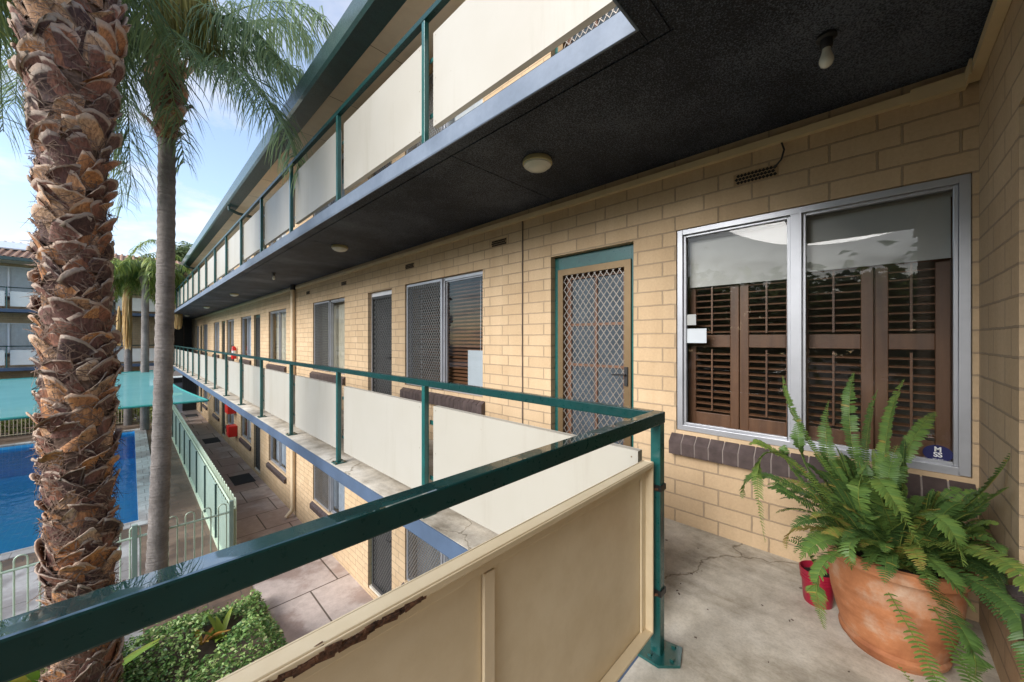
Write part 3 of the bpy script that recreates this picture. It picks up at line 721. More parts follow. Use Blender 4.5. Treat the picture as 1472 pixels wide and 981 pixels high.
# window in the return wall beside the camera
mb = MB(); Yw = -.335
mb.box(.702, 2.035, Yw - .10, Yw - .05, (.50), (.50) + .04, 'aluminium'); mb.box(.702, 2.035, Yw - .10, Yw - .05, WZ1 - .04, WZ1, 'aluminium'); mb.box(.702, .74, Yw - .10, Yw - .05, (.50) + .04, WZ1 - .04, 'aluminium'); mb.box(1.997, 2.035, Yw - .10, Yw - .05, (.50) + .04, WZ1 - .04, 'aluminium'); mb.box(1.34, 1.39, Yw - .10, Yw - .05, (.50) + .04, WZ1 - .04, 'aluminium')
w2 = mb.obj('window', bld, bevel=.002)
MB().face([(.74, Yw - .08, (.50) + .04), (1.997, Yw - .08, (.50) + .04), (1.997, Yw - .08, WZ1 - .04), (.74, Yw - .08, WZ1 - .04)], 'window_glass').obj('pane', w2)
mb = MB(); n = 17; ya, yb = .68, 2.034; st = (yb - ya) / n
for i in range(n):
    a, b = ya + i * st + .0035, ya + (i + 1) * st - .0035
    mb.face([(a, Yw + .03, .475), (b, Yw + .03, .475), (b, Yw - .05, .497), (a, Yw - .05, .497)], 'dark_brown_tile'); mb.face([(a, Yw + .03, .385), (b, Yw + .03, .385), (b, Yw + .03, .475), (a, Yw + .03, .475)], 'dark_brown_tile')
    mb.face([(a, Yw, .385), (b, Yw, .385), (b, Yw + .03, .385), (a, Yw + .03, .385)], 'dark_brown_tile')
    for e in (a, b): mb.face([(e, Yw + .03, .385), (e, Yw + .03, .475), (e, Yw - .05, .497), (e, Yw - .05, .385)], 'dark_brown_tile')
mb.obj('sill', w2, merge=False)

# stickers and notice on the near window
gx = WX + .048
def plate(name, u, v, w_, h_, m, parent, shape='rect', dx=.0):
    s = (u - 736) / FPX; ang = TH - math.atan(s); x = gx - dx; y = x * math.tan(ang); d = x * F2.x + y * F2.y; z = CAMZ - (v - 488) / FPX * d
    mb = MB()
    if shape == 'rect': mb.box(x - .0012, x, y - w_ / 2, y + w_ / 2, z - h_ / 2, z + h_ / 2, m)
    else:
        P = [(y + w_ / 2 * math.cos(t), z + h_ / 2 * math.sin(t)) for t in np.linspace(0, 2 * math.pi, 28, endpoint=False)]
        mb.face([(x - .0015, a, b) for a, b in P], m); 
    o = mb.obj(name, parent); return o, (x, y, z)
o, p = plate('notice_sheet', 1000, 483, .14, .10, 'paper', nwin); o['label'] = 'blank white notice on the glass'
o, p = plate('door_sticker', 993, 460, .07, .075, 'paper_grey', nwin)
o, p = plate('security_sticker', 1348, 652, .10, .080, 'navy_sticker', nwin, 'oval')
def text(body, size, loc, rot, m, parent, name='lettering', bold=.0):
    cu = bpy.data.curves.new(name, 'FONT'); cu.body = body; cu.size = size; cu.align_x = 'CENTER'; cu.align_y = 'CENTER'; cu.extrude = .0004; cu.offset = bold
    t_ = bpy.data.objects.new(name, cu); COL.objects.link(t_)
    t_.location = loc; t_.rotation_euler = rot; bpy.context.view_layer.update()
    me = bpy.data.meshes.new_from_object(t_.evaluated_get(bpy.context.evaluated_depsgraph_get())); me.transform(Matrix.Translation(loc) @ t_.rotation_euler.to_matrix().to_4x4())
    bpy.data.objects.remove(t_); me.materials.clear(); me.materials.append(MATS[m]); o2 = bpy.data.objects.new(name, me); COL.objects.link(o2); attach(o2, parent); return o2
rotW = (R_(90), 0, R_(-90))
text('M', .032, (p[0] - .003, p[1], p[2] + .019), rotW, 'sticker_white', nwin, bold=.0010)
text('SS', .032, (p[0] - .003, p[1], p[2] - .007), rotW, 'sticker_white', nwin, bold=.0010)
text('SECURITY', .008, (p[0] - .003, p[1], p[2] - .029), rotW, 'sticker_white', nwin)
# white notice in the second window
mb = MB(); mb.box(WX + .125, WX + .13, 3.12, 3.50, .68, 1.16, 'paper'); mb.obj('notice_sheet', bld)

# wall vents, conduit, cable, downpipe
def vent(y, z, small=False):
    mb = MB(); X = WX; w_, h_ = .235, .072
    mb.box(X - .004, X + .01, y - w_ / 2, y + w_ / 2, z - h_ / 2, z + h_ / 2, 'vent_clay')
    o = tag(mb.obj('wall_vent', None), '', 'vent')
    mb = MB()
    for r in range(3):
        for c in range(11):
            yy = y - w_ / 2 + .016 + c * .0193 + (.0095 if r % 2 else 0); zz = z - .021 + r * .021
            if yy > y + w_ / 2 - .01: continue
            mb.obox((X - .0046, yy, zz), Vector((.0012, 0, 0)), Vector((0, .0058, .0058)), Vector((0, -.0058, .0058)), 'hole_black')
    mb.obj('hole_pattern', o, merge=False)
    return o
vl = ['perforated clay vent above the shuttered window, cable entering it', 'perforated clay vent high between the green-framed door and next window', 'clay vent above the white-framed mesh door', 'clay vent above the second mesh-screened window', 'farthest clay vent, beside the upper end of the downpipe']
for (y, lb) in zip((.535, 2.83, 4.62, 6.9, 8.85), vl):
    o = vent(y, 2.302); o['label'] = lb; o['group'] = 'clay vents under the black ceiling'
mb = MB(); mb.box(WX - .038, WX - .001, -.295, 9.62, 2.452, 2.495, 'conduit_paint'); mb.box(WX - .038, WX - .001, 9.85, 29, 2.452, 2.495, 'conduit_paint')
mb.box(-.75, WX - .0385, -.333, -.297, 2.452, 2.495, 'conduit_paint'); mb.box(WX - .16, WX - .04, -.296, -.288, 2.44, 2.505, 'conduit_paint'); mb.box(WX - .046, WX - .001, -.295, -.12, 2.442, 2.505, 'conduit_paint')
tag(mb.obj('cable_conduit', bevel=.003, merge=False), 'long tan cable trunking running just under the black ceiling', 'conduit')
mb = MB(); mb.tube([(WX - .01, .40, 2.452), (WX - .03, .385, 2.40), (WX - .02, .40, 2.35), (WX - .006, .44, 2.315)], .005, 'black_plastic', 6)
tag(mb.obj('black_cable', smooth=True), 'short black cable looping from trunking into the near vent', 'cable')
mb = MB(); mb.tube([(WX - .006, 2.487, 2.45), (WX - .007, 2.49, 1.3), (WX - .006, 2.487, .0)], .0065, 'bark_brown', 6)
tag(mb.obj('wall_cable', smooth=True), 'thin brown cable dropping down the brick wall left of the green-framed door', 'cable')
dp = thing('downpipe', 'tan round downpipe on the wall past the third window, all storeys', 'pipe', (WX - .06, 9.73, G))
mb = MB(); mb.tube([(WX - .06, 9.73, 2.5), (WX - .06, 9.73, .0)], .045, 'downpipe_paint', 14); mb.obj('pipe', dp, smooth=True)
mb = MB(); mb.tube([(WX - .06, 9.73, -.13), (WX - .06, 9.73, -2.62), (WX - .08, 9.73, -2.7), (WX - .2, 9.73, -2.82)], .045, 'downpipe_paint', 14); mb.obj('pipe', dp, smooth=True)
mb = MB(); mb.tube([(WX - .06, 9.73, 2.55), (WX - .06, 9.73, 2.44)], .055, 'black_plastic', 14); mb.tube([(WX - .06, 9.73, 1.3), (WX - .06, 9.73, 1.26)], .05, 'downpipe_paint', 14); mb.obj('collar', dp)

# ------------------------------------------------------------------ ceiling lights
def ceiling_lamp(x, y):
    o = thing('ceiling_light', '', 'ceiling light', (x, y, CEIL - .008), 'ceiling lights along the black ceiling')
    z = CEIL - .008
    MB().lathe([(0, 0), (.098, 0), (.104, -.012), (.104, -.03), (.094, -.034)], (x, y, z), 'lamp_base').obj('base', o, smooth=True)
    MB().lathe([(.0955, -.03), (.094, -.045), (.07, -.062), (.066, -.060), (.06, -.066), (.03, -.075), (0, -.078)], (x, y, z), 'lamp_glass').obj('diffuser', o, smooth=True)
    return o
lampl = ['nearest round bulkhead light on the black ceiling, beside its first joint', 'second round bulkhead light, above the white-framed mesh door', 'round bulkhead light just past the hanging bulb', 'small round ceiling light second from the far end', 'farthest round ceiling light before the dark end wall']
for (x, y), lb in zip(((2.0, 1.705), (1.98, 5.2), (2.0, 12.7), (2.05, 18.5), (2.05, 25.7)), lampl): ceiling_lamp(x, y)['label'] = lb
def bare_bulb(x, y):
    z = CEIL - .008; o = thing('bare_bulb', '', 'light bulb', (x, y, z), 'bare bulbs on the black ceiling')
    MB().lathe([(0, 0), (.033, 0), (.035, -.012), (.022, -.018), (.021, -.05), (.017, -.055), (0, -.055)], (x, y, z), 'black_plastic').obj('lamp_holder', o, smooth=True)
    MB().lathe([(.014, -.053), (.015, -.066), (.019, -.080), (.0245, -.096), (.025, -.108), (.019, -.124), (.008, -.132), (0, -.133)], (x, y, z), 'lamp_glass').obj('bulb', o, smooth=True)
    return o
bare_bulb(2.02, .148)['label'] = 'bare bulb hanging from the ceiling in front of the shuttered window'
bare_bulb(1.90, 8.2)['label'] = 'far bare bulb on the ceiling near the downpipe'

# ------------------------------------------------------------------ railings
def railing(name, label, loc, x_or_y, posts, z0, panels, axis='Y', const=1.495, rail_span=None, inward=1, plates=True, group='balcony railings', pm='cream_panel'):
    """axis 'Y': runs along Y at X=const (outer face); inward=+1 means the walkway lies at greater const"""
    o = thing(name, label, 'railing', loc, group); s = inward
    def B(mb, a0, a1, c0, c1, z_0, z_1, m):
        c0, c1 = const + s * c0, const + s * c1
        if axis == 'Y': mb.box(c0, c1, a0, a1, z_0, z_1, m)
        else: mb.box(a0, a1, c0, c1, z_0, z_1, m)
    mb = MB(); B(mb, rail_span[0], rail_span[1], 0, .045, z0 + .948, z0 + .993, 'green_rail'); mb.obj('handrail', o, bevel=.004)
    for p in posts:
        mb = MB(); B(mb, p - .02, p + .02, .003, .042, z0 + .006, z0 + .9475, 'green_paint')
        post = mb.obj('post', o, bevel=.003)
        mb = MB(); a, b = -.03, .085
        B(mb, p - .055, p + .055, a, b, z0 + .001, z0 + .011, 'green_paint')
        for e, f in ((-.04, -.015), (.04, -.015), (-.04, .068), (.04, .068)): B(mb, p + e - .007, p + e + .007, f - .007, f + .007, z0 + .011, z0 + .019, 'bronze_metal')
        mb.obj('base_plate', post, merge=False)
    for a, b in panels:
        mb = MB(); t = .014; c0, c1 = .055, .095; lift = .06 if z0 > 2 and axis == 'Y' else 0; pz0, pz1 = z0 + .113 + lift, z0 + .80 + lift; m = pm
        B(mb, a, b, c0, c0 + .004, pz0, pz1, m)
        B(mb, a, a + t, c0 + .004, c1, pz0, pz1, m); B(mb, b - t, b, c0 + .004, c1, pz0, pz1, m); B(mb, a + t, b - t, c0 + .004, c1, pz0, pz0 + t, m); B(mb, a + t, b - t, c0 + .004, c1, pz1 - t, pz1, m)
        for e in (a + .03, b - .03):
            for zz in (pz0 + .03, (pz0 + pz1) / 2, pz1 - .03): B(mb, e - .003, e + .003, c0 - .0015, c0 - .0002, zz - .003, zz + .003, 'bronze_metal')
        pn = mb.obj('panel', o, bevel=.002)
        for e, f in ((a, -1), (b, 1)):
            for zz in (.25, .66): mb = MB(); B(mb, e, e + f * .05, .058, .064, z0 + zz, z0 + zz + .03, 'green_paint'); mb.obj('bracket', pn)
    return o
LP = [2.378] + [4.02 + 1.64 * i for i in range(15)]
def pan(posts, first, last):
    P = []; a = first
    for p in posts: P.append((a, p - .055)); a = p + .10
    P.append((a, last)); return P
railing('balcony_railing', 'long green railing with cream panels beside the brick wall, camera level', (1.52, 14, 0), 0, LP, 0, pan([p for p in LP], .745, EY - .1), rail_span=(.6655, EY + .045))
railing('balcony_railing', 'green railing with cream panels on the top floor walkway overhead', (1.52, 14, 2.675), 0, LP, 2.675, pan(LP, .745, EY - .1), rail_span=(.62, EY + .045))
# the near railing runs along X in front of the camera
nr = thing('balcony_railing', 'near green railing with rusted cream panel in the foreground', 'railing', (.7, .64, 0), 'balcony railings')
mb = MB(); mb.box(-.75, 1.537, .620, .665, .946, .993, 'green_rail'); mb.obj('handrail', nr, bevel=.004)
for x in (1.513, -.24):
    mb = MB(); mb.box(x - .021, x + .0215, .6225, .6635, .008, .9455, 'green_paint'); post = mb.obj('post', nr, bevel=.003)
    mb = MB(); z = .0015
    P = [(x - .075, .71), (x - .075, .60), (x - .03, .545), (x + .07, .545), (x + .085, .56), (x + .085, .71)]
    P = [(x - .07, .70), (x - .07, .61), (x - .01, .548), (x + .085, .575), (x + .06, .70)]
    mb.face([(a, b, .0125) for a, b in P], 'green_paint')
    for (a, b), (c, d) in zip(P, P[1:] + P[:1]): mb.face([(a, b, z), (c, d, z), (c, d, .0125), (a, b, .0125)], 'green_paint')
    for a, b in ((x + .06, .60), (x - .045, .655), (x - .01, .58)): mb.box(a - .007, a + .007, b - .007, b + .007, .0125, .021, 'green_paint')
    mb.obj('base_plate', post, merge=False)
def tray(x0, x1, y, m):
    mb = MB(); z0, z1 = .113, .80; t = .010; D = .042
    mb.box(x0, x1, y + D - .004, y + D, z0, z1, m)
    mb.box(x0, x0 + t, y, y + D - .004, z0, z1, m); mb.box(x1 - t, x1, y, y + D - .004, z0, z1, m)
    mb.box(x0 + t, x1 - t, y, y + D - .004, z0, z0 + t, m); mb.box(x0 + t, x1 - t, y, y + D - .004, z1 - t, z1, m)
    # folded return behind the opening and a lip on the top edge
    yy0, yy1 = y + D - .013, y + D - .0042; r = .045
    mb.box(x0 + t, x0 + r, yy0, yy1, z0 + t, z1 - t, m); mb.box(x1 - r, x1 - t, yy0, yy1, z0 + t, z1 - t, m)
    mb.box(x0 + r, x1 - r, yy0, yy1, z1 - r - .02, z1 - t, m); mb.box(x0 + t, x1 - t, y - .0045, y - .0004, z1 - .017, z1 - .001, m)
    pn_ = mb.obj('panel', nr, bevel=.0018)
    xs_ = .585 if x1 > 0 else -.55
    mb = MB(); mb.box(xs_, xs_ + .033, yy0 - .003, yy1 - .002, z0 + t + .001, z1 - r - .022, 'cream_panel_inner'); mb.obj('stiffener', pn_, bevel=.001)
    return pn_
pn = tray(-.16, 1.462, .636, 'cream_panel_rusted'); pn['label'] = 'cream panel with a rusted top lip'
tray(-.74, -.32, .636, 'cream_panel_rusted')
# torn rust scale along the top lip
mb = MB(); rr = random.Random(3)
for i in range(150):
    x = .07 + .33 * rr.random() ** .9; amp = math.sin(math.pi * (x - .05) / .37)
    c = (x, .633 + .009 * rr.random(), .7875 + .012 * (rr.random() - .6) * amp); l_, h_ = .005 + .014 * rr.random(), .0015 + .005 * rr.random() * amp
    an = rr.uniform(-.5, .5); mb.obox(c, Vector((l_, 0, math.sin(an) * l_ * .4)), Vector((0, .003 + .003 * rr.random(), .001)), Vector((-math.sin(an) * h_, 0, h_)), 'rust_scale')
mb.obj('rust_flake', pn, merge=False)
for z in (.675, .25):
    mb = MB(); mb.box(1.488, 1.5375, .6175, .6223, z, z + .024, 'black_plastic'); mb.box(1.4882, 1.4915, .6228, .669, z, z + .024, 'black_plastic'); mb.box(1.535, 1.5385, .6228, .669, z, z + .024, 'black_plastic')
    mb.tube([(1.485, .63, z + .01), (1.47, .645, z + .01)], .005, 'rust_scale', 6); mb.obj('clamp', nr, merge=False)

# ------------------------------------------------------------------ ground, path, deck, pool
mb = MB()
PX0, PX1, PY0, PY1 = -11, .12, 12.0, 24.0
z = G - .02
for x0, x1, y0, y1 in ((-120, PX0, -60, 260), (PX1, 160, -60, 260), (PX0, PX1, -60, PY0), (PX0, PX1, PY1, 260)):
    mb.face([(x0, y0, z), (x1, y0, z), (x1, y1, z), (x0, y1, z)], 'courtyard_soil')
struct(mb.obj('ground'))
def sheet(name, rects, z, m, thick=0, rot=False):
    mb = MB()
    for x0, x1, y0, y1 in rects:
        P = [(x0, y0, z), (x1, y0, z), (x1, y1, z), (x0, y1, z)]; uv = [(p[1], p[0]) for p in P] if rot else None
        mb.face(P, m, uv)
        if thick: mb.box(x0, x1, y0, y1, z - thick, z - .001, m, skip='t')
    return struct(mb.obj(name, merge=False))
sheet('footpath', [(1.42, WX, -4, 31)], G, 'path_slabs', .05)
sheet('courtyard_paving', [(-12, .119, 6.98, 11.0)], G + .004, 'court_concrete', .03)
sheet('pool_deck', [(.12, 1.419, 6.98, 11.0), (PX1 + .36, 1.419, 11.001, 27.0), (-12, PX1 + .36, PY1 + .36, 27.0), (-12, PX1 + .36, 11.001, PY0 - .36)], G + .008, 'pool_pavers', .03)
sheet('pool_coping', [(PX1, PX1 + .36, PY0 - .36, PY1 + .36), (PX0, PX1, PY0 - .36, PY0), (PX0, PX1, PY1, PY1 + .36)], G + .03, 'coping_tiles', .05)
mb = MB(); zw, zb = G - .12, G - 1.2
mb.face([(PX0, PY0, zb), (PX1, PY0, zb), (PX1, PY1, zb), (PX0, PY1, zb)], 'pool_tile')
for a, b in (((PX0, PY0), (PX1, PY0)), ((PX1, PY0), (PX1, PY1)), ((PX1, PY1), (PX0, PY1)), ((PX0, PY1), (PX0, PY0))):
    mb.face([(*a, zb), (*b, zb), (*b, G - .021), (*a, G - .021)], 'pool_tile')
pool = struct(mb.obj('pool_basin'))
mb = MB(); mb.face([(PX0, PY0, zw), (PX1, PY0, zw), (PX1, PY1, zw), (PX0, PY1, zw)], 'pool_water'); struct(mb.obj('pool_water'))
sheet('lawn', [(-20, 14, 36.5, 44)], G + .012, 'lawn')
sheet('driveway', [(-.2, 9, 27.0, 36.5)], G + .01, 'court_concrete')
sheet('road', [(-40, 40, 44, 54)], G + .01, 'court_concrete')

# ------------------------------------------------------------------ end wing
ew = thing('apartment_building', 'end wing of the complex behind the pool and palms, red tiled roof', 'building', (-5, EW, G))
mb = MB()
EWIN = [(-.24 - 1.7 - i * 2.98, -.24 - i * 2.98) for i in range(5)]
for k, z in enumerate(L):
    ops = [(a, b, z + WZ0 - (.1 if k == 0 else 0), z + WZ1) for a, b in EWIN]
    lo = G if k == 0 else z; hi = (L[k + 1] if k < 2 else 4.9); x1 = .15 if k == 0 else 1.45
    wall_mesh(mb, -15, x1, lo, hi, ops, .2, lambda a, d, zz: (a, EW + d, zz), 'cream_brick')
mb.obj('wall', ew, merge=False)
mb = MB()
mb.box(.15, .35, EW, 33, G, -.12, 'cream_brick'); mb.box(1.46, WX + .2, 31.02, 31.1, L[1], 5.0, 'dark_cladding'); mb.box(1.3, 1.45, EW + .2, 31, 0.001, 5.0, 'dark_cladding')
mb.obj('wall', ew, merge=False)
mb = MB(); mb.box(1.9, 2.3, 31.0, 31.018, 0.01, 2.1, 'black_plastic'); mb.box(1.86, 1.9, 30.99, 31.018, 0.01, 2.14, 'bark_brown'); mb.box(2.3, 2.34, 30.99, 31.018, 0.01, 2.14, 'bark_brown'); mb.box(1.9, 2.3, 30.99, 31.018, 2.1, 2.14, 'bark_brown'); mb.obj('door', ew, merge=False)
mb = MB()
for z in L[1:]: mb.box(-15, SX - .001, EY + .012, 33, z - .115, z, 'ledge_concrete')
mb.obj('walkway_slab', ew)
mb = MB()
for z in L[1:]: mb.box(-15, SX - .013, EY, EY + .0115, z - .15, z - .002, 'slate_blue_paint')
mb.obj('edge_board', ew)
mb = MB(); mb.box(-15, 1.4, EY + .02, EW, CEIL - .03, CEIL - .004, 'dark_cladding'); mb.obj('ceiling', ew)
mb = MB(); mb.face([(-15, 27.9, 4.98), (2.2, 27.9, 4.98), (2.2, 31.5, 6.2), (-15, 31.5, 6.2)], 'terracotta_roof'); mb.face([(-15, 31.5, 6.2), (2.2, 31.5, 6.2), (2.2, 35.1, 4.98), (-15, 35.1, 4.98)], 'terracotta_roof'); mb.box(-15, 2.2, 28.0, EW, 4.86, 4.87, 'eave_lining')
erf = mb.obj('roof', ew)
mb = MB()
y, zz = 28.0, 5.03
for i in range(72):
    x = -15 + i * .24; mb.tube([(x, 27.88, 5.0), (x, 31.5, 6.225)], .06, 'terracotta_roof', 6, False)
mb.obj('tile_ridge', erf, merge=False)
mb = MB(); mb.box(-15, 2.2, 27.76, 27.9, 4.86, 5.0, 'gutter_green'); mb.obj('gutter', erf)
mb = MB()
for i in range(4): mb.obox((-7.2 + i * 1.05, 30.2, 5.86), Vector((.5, 0, 0)), Vector((0, .8, .271)), Vector((0, -.01, .03)), 'solar_glass')
tag(mb.obj('solar_panels', merge=False), 'pale flat panels lying on the end wing roof', 'solar panel')
mb = MB()
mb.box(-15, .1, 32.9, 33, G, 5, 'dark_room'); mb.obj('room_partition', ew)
for k in range(3):
    for i, (a, b) in enumerate(EWIN):
        key = ('e', k == 0)
        W = b - a
        if ('e',) not in protos:
            o = make_window(W, '', 'curtain_white', frame_m='white_frame'); protos[('e',)] = o
        else: o = dup(protos[('e',)])
        o.rotation_euler = (0, 0, R_(90)); o.parent = ew; o.location = Vector((b, EW, L[k] + WZ0)) - wloc(ew)
EP = [1.0 - 1.64 * i for i in range(10)]
for z, lb in ((0, 'green railing with cream panels on the end wing, first floor'), (2.675, 'green railing with cream panels on the end wing, top floor')):
    railing('balcony_railing', lb, (-5, EY, z), 0, EP, z, [(p - 1.64 + .09, p - .055) for p in EP], axis='X', const=EY + .045, rail_span=(-15, SX), inward=1, pm='cream_panel_lit')
# ground floor screen wall at the end of the path
mb = MB(); mb.box(2.08, 2.68, 28.55, 28.65, G, -.13, 'dark_cladding')
for i in range(6): mb.box(2.1 + i * .1, 2.13 + i * .1, 28.53, 28.549, G, -.13, 'dark_cladding')
tag(mb.obj('slatted_screen', merge=False), 'dark vertical slatted screen under the far end of the walkway', 'screen')

# ------------------------------------------------------------------ wall fittings at courtyard level
def hose_cabinet(y, z, w_, h_, label):
    o = thing('fire_hose_cabinet', label, 'fire cabinet', (WX - .12, y, z), 'red fire cabinets on the ground floor wall')
    mb = MB(); mb.box(WX - .26, WX - .001, y - w_ / 2, y + w_ / 2, z, z + h_, 'red_paint'); mb.obj('body', o, bevel=.01)
    mb = MB(); mb.box(WX - .268, WX - .2605, y - w_ / 2 + .03, y + w_ / 2 - .03, z + .03, z + h_ - .03, 'red_paint'); mb.box(WX - .28, WX - .268, y + w_ / 2 - .1, y + w_ / 2 - .05, z + h_ / 2 - .04, z + h_ / 2 + .04, 'black_plastic'); mb.obj('door', o)
    return o
hose_cabinet(17.0, -1.42, .55, .72, 'tall bright red fire hose cabinet high on the ground floor wall')
hose_cabinet(16.75, -2.22, .45, .38, 'smaller red fire cabinet with dark centre below the tall one')
fe = thing('fire_extinguisher', 'red fire extinguisher hanging on the wall between far windows, camera level', 'fire extinguisher', (WX - .1, 16.6, .55))
MB().lathe([(0, 0), (.07, 0), (.08, .02), (.08, .38), (.05, .44), (.02, .46), (0, .46)], (WX - .1, 16.6, .58), 'red_paint', 20).obj('cylinder', fe, smooth=True)
MB().lathe([(.081, 0), (.081, .1)], (WX - .1, 16.6, .78), 'sticker_white', 20).obj('label_band', fe)
MB().tube([(WX - .1, 16.6, 1.04), (WX - .1, 16.6, 1.09), (WX - .16, 16.55, 1.08), (WX - .19, 16.52, .9), (WX - .18, 16.52, .72)], .012, 'black_plastic', 6).obj('hose', fe)
for y, lb in ((13.4, 'nearest black doormat on the courtyard path'), (19.4, 'middle black doormat on the courtyard path'), (26.5, 'farthest black doormat on the courtyard path')):
    mb = MB(); mb.box(2.05, 2.55, y - .45, y + .45, G + .001, G + .018, 'rubber_mat'); tag(mb.obj('doormat', bevel=.004), lb, 'doormat', 'doormats on the path')

# ------------------------------------------------------------------ pool fences
def hoop_row(mb, p0, p1, top, bot, rail, r=.010, pitch=.21, w_=.11, m='mint_tube'):
    p0, p1 = Vector(p0), Vector(p1); d = (p1 - p0); Ln = d.length; d.normalize(); n = int(Ln / pitch)
    for i in range(n):
        a = p0 + d * (i * pitch + pitch / 2 - w_ / 2); b = a + d * w_; pts = [Vector((a.x, a.y, bot)), Vector((a.x, a.y, top - w_ / 2))]
        for k in range(1, 6):
            an = math.pi * k / 6; c = (a + b) / 2 - d * (w_ / 2) * math.cos(an); pts.append(Vector((c.x, c.y, top - w_ / 2 + (w_ / 2) * math.sin(an))))
        pts += [Vector((b.x, b.y, top - w_ / 2)), Vector((b.x, b.y, bot))]
        mb.tube(pts, r, m, 6, False)
def rails(mb, p0, p1, zs, m='mint_tube', r=.018):
    for z in zs: mb.tube([(p0[0], p0[1], z), (p1[0], p1[1], z)], r, m, 8)
TOP, BOT, RAIL = -1.53, G + .08, -1.70
fn = thing('pool_fence', 'open mint hoop-top fence crossing the courtyard behind the near palm', 'fence', (-1, 8, G), 'pool fences')
mb = MB(); hoop_row(mb, (1.2, 8, 0), (-7.2, 8, 0), TOP, BOT, RAIL); mb.obj('hoop_bars', fn, smooth=True)
mb = MB(); rails(mb, (1.22, 8), (-7.2, 8), (RAIL, G + .12)); mb.obj('rail', fn, smooth=True)
for x in (1.22, .04, -1.9, -3.8): mb = MB(); mb.box(x - .03, x + .03, 7.97, 8.03, G + .01, TOP + .02, 'mint_steel'); mb.obj('post', fn, bevel=.004)
fl = thing('pool_fence', 'long mint fence clad with solid sheets between pool deck and path', 'fence', (1.25, 16, G), 'pool fences')
mb = MB(); hoop_row(mb, (1.30, 8.05, 0), (1.30, 24, 0), TOP, BOT, RAIL, pitch=.22); mb.obj('hoop_bars', fl, smooth=True)
mb = MB(); rails(mb, (1.27, 8.05), (1.27, 24), (RAIL, G + .12), r=.022); mb.obj('rail', fl, smooth=True)
for i in range(10):
    y0, y1 = 8.05 + i * 1.6, 8.05 + (i + 1) * 1.6 - .02
    mb = MB(); n = 16; ys = np.linspace(y0, y1, n * 2 + 1)
    P = [(1.225 + (.012 if (k // 2) % 2 else 0), y) for k, y in enumerate(ys)]
    for (xa, ya), (xb, yb) in zip(P, P[1:]): mb.face([(xa, ya, G + .03), (xb, yb, G + .03), (xb, yb, RAIL + .015), (xa, ya, RAIL + .015)], 'mint_steel')
    mb.obj('sheet', fl)
    mb = MB(); mb.box(1.195, 1.24, y0 - .022, y0 + .012, G, RAIL + .03, 'gutter_green'); mb.obj('post', fl)
mb = MB(); mb.box(1.19, 1.25, 8.0, 24.0, G + .012, G + .09, 'mint_tube'); mb.obj('kickboard', fl)
fb = thing('pool_fence', 'tan open fence at the far end of the pool below the shade sail', 'fence', (-5, 26, G), 'pool fences')
mb = MB(); hoop_row(mb, (1.0, 26, 0), (-14, 26, 0), TOP - .1, BOT, RAIL, r=.014, m='downpipe_paint'); mb.obj('hoop_bars', fb, smooth=True)
mb = MB(); rails(mb, (1.0, 26), (-14, 26), (RAIL - .1, G + .12), m='downpipe_paint'); mb.obj('rail', fb, smooth=True)

# ------------------------------------------------------------------ shade sail
def sail(name, C, label, dip=.35, n=24, inset=.10):
    C = [Vector(c) for c in C]
    def edge(a, b, t, cen):
        p = a.lerp(b, t); return p + (cen - p) * inset * 4 * t * (1 - t)
    cen = sum(C, Vector()) / 4; mb = MB(); Gd = []
    for i in range(n + 1):
        row = []
        for j in range(n + 1):
            u, v = i / n, j / n
            e0 = edge(C[0], C[1], u, cen); e1 = edge(C[3], C[2], u, cen); f0 = edge(C[0], C[3], v, cen); f1 = edge(C[1], C[2], v, cen)
            p = e0.lerp(e1, v) + f0.lerp(f1, u) - (C[0].lerp(C[1], u)).lerp(C[3].lerp(C[2], u), v)
            p.z -= dip * 16 * u * (1 - u) * v * (1 - v) * .5; row.append(p)
        Gd.append(row)
    for i in range(n):
        for j in range(n): mb.face([Gd[i][j], Gd[i + 1][j], Gd[i + 1][j + 1], Gd[i][j + 1]], 'sail_cloth')
    o = tag(mb.obj(name, smooth=True), label, 'shade sail')
    mb = MB()
    for pts in ([Gd[i][0] for i in range(n + 1)], [Gd[i][n] for i in range(n + 1)], [Gd[0][j] for j in range(n + 1)], [Gd[n][j] for j in range(n + 1)]): mb.tube(pts, .03, 'sail_hem', 6, False)
    q = mb.obj('hem', smooth=True); q.parent = o
    mb = MB()
    for j in range(4, n, 4):
        for i in range(n):
            a, b = Gd[i][j] + Vector((0, 0, .006)), Gd[i + 1][j] + Vector((0, 0, .006)); mb.face([a + Vector((0, .02, 0)), a - Vector((0, .02, 0)), b - Vector((0, .02, 0)), b + Vector((0, .02, 0))], 'sail_hem')
    q = mb.obj('seam', merge=False); q.parent = o
    return o
s1 = sail('shade_sail', [(1.40, 12.4, -.30), (1.55, 24.6, -.18), (-9.5, 24.5, -.35), (-6.5, 11.8, -.42)], 'large turquoise shade sail stretched over the pool')
mb = MB(); mb.tube([(1.41, 12.4, -.30), (1.46, 12.36, -.16)], .008, 'aluminium', 6); mb.tube([(1.55, 24.6, -.18), (1.47, 24.9, -.12)], .008, 'aluminium', 6); q = mb.obj('turnbuckle'); q.parent = s1

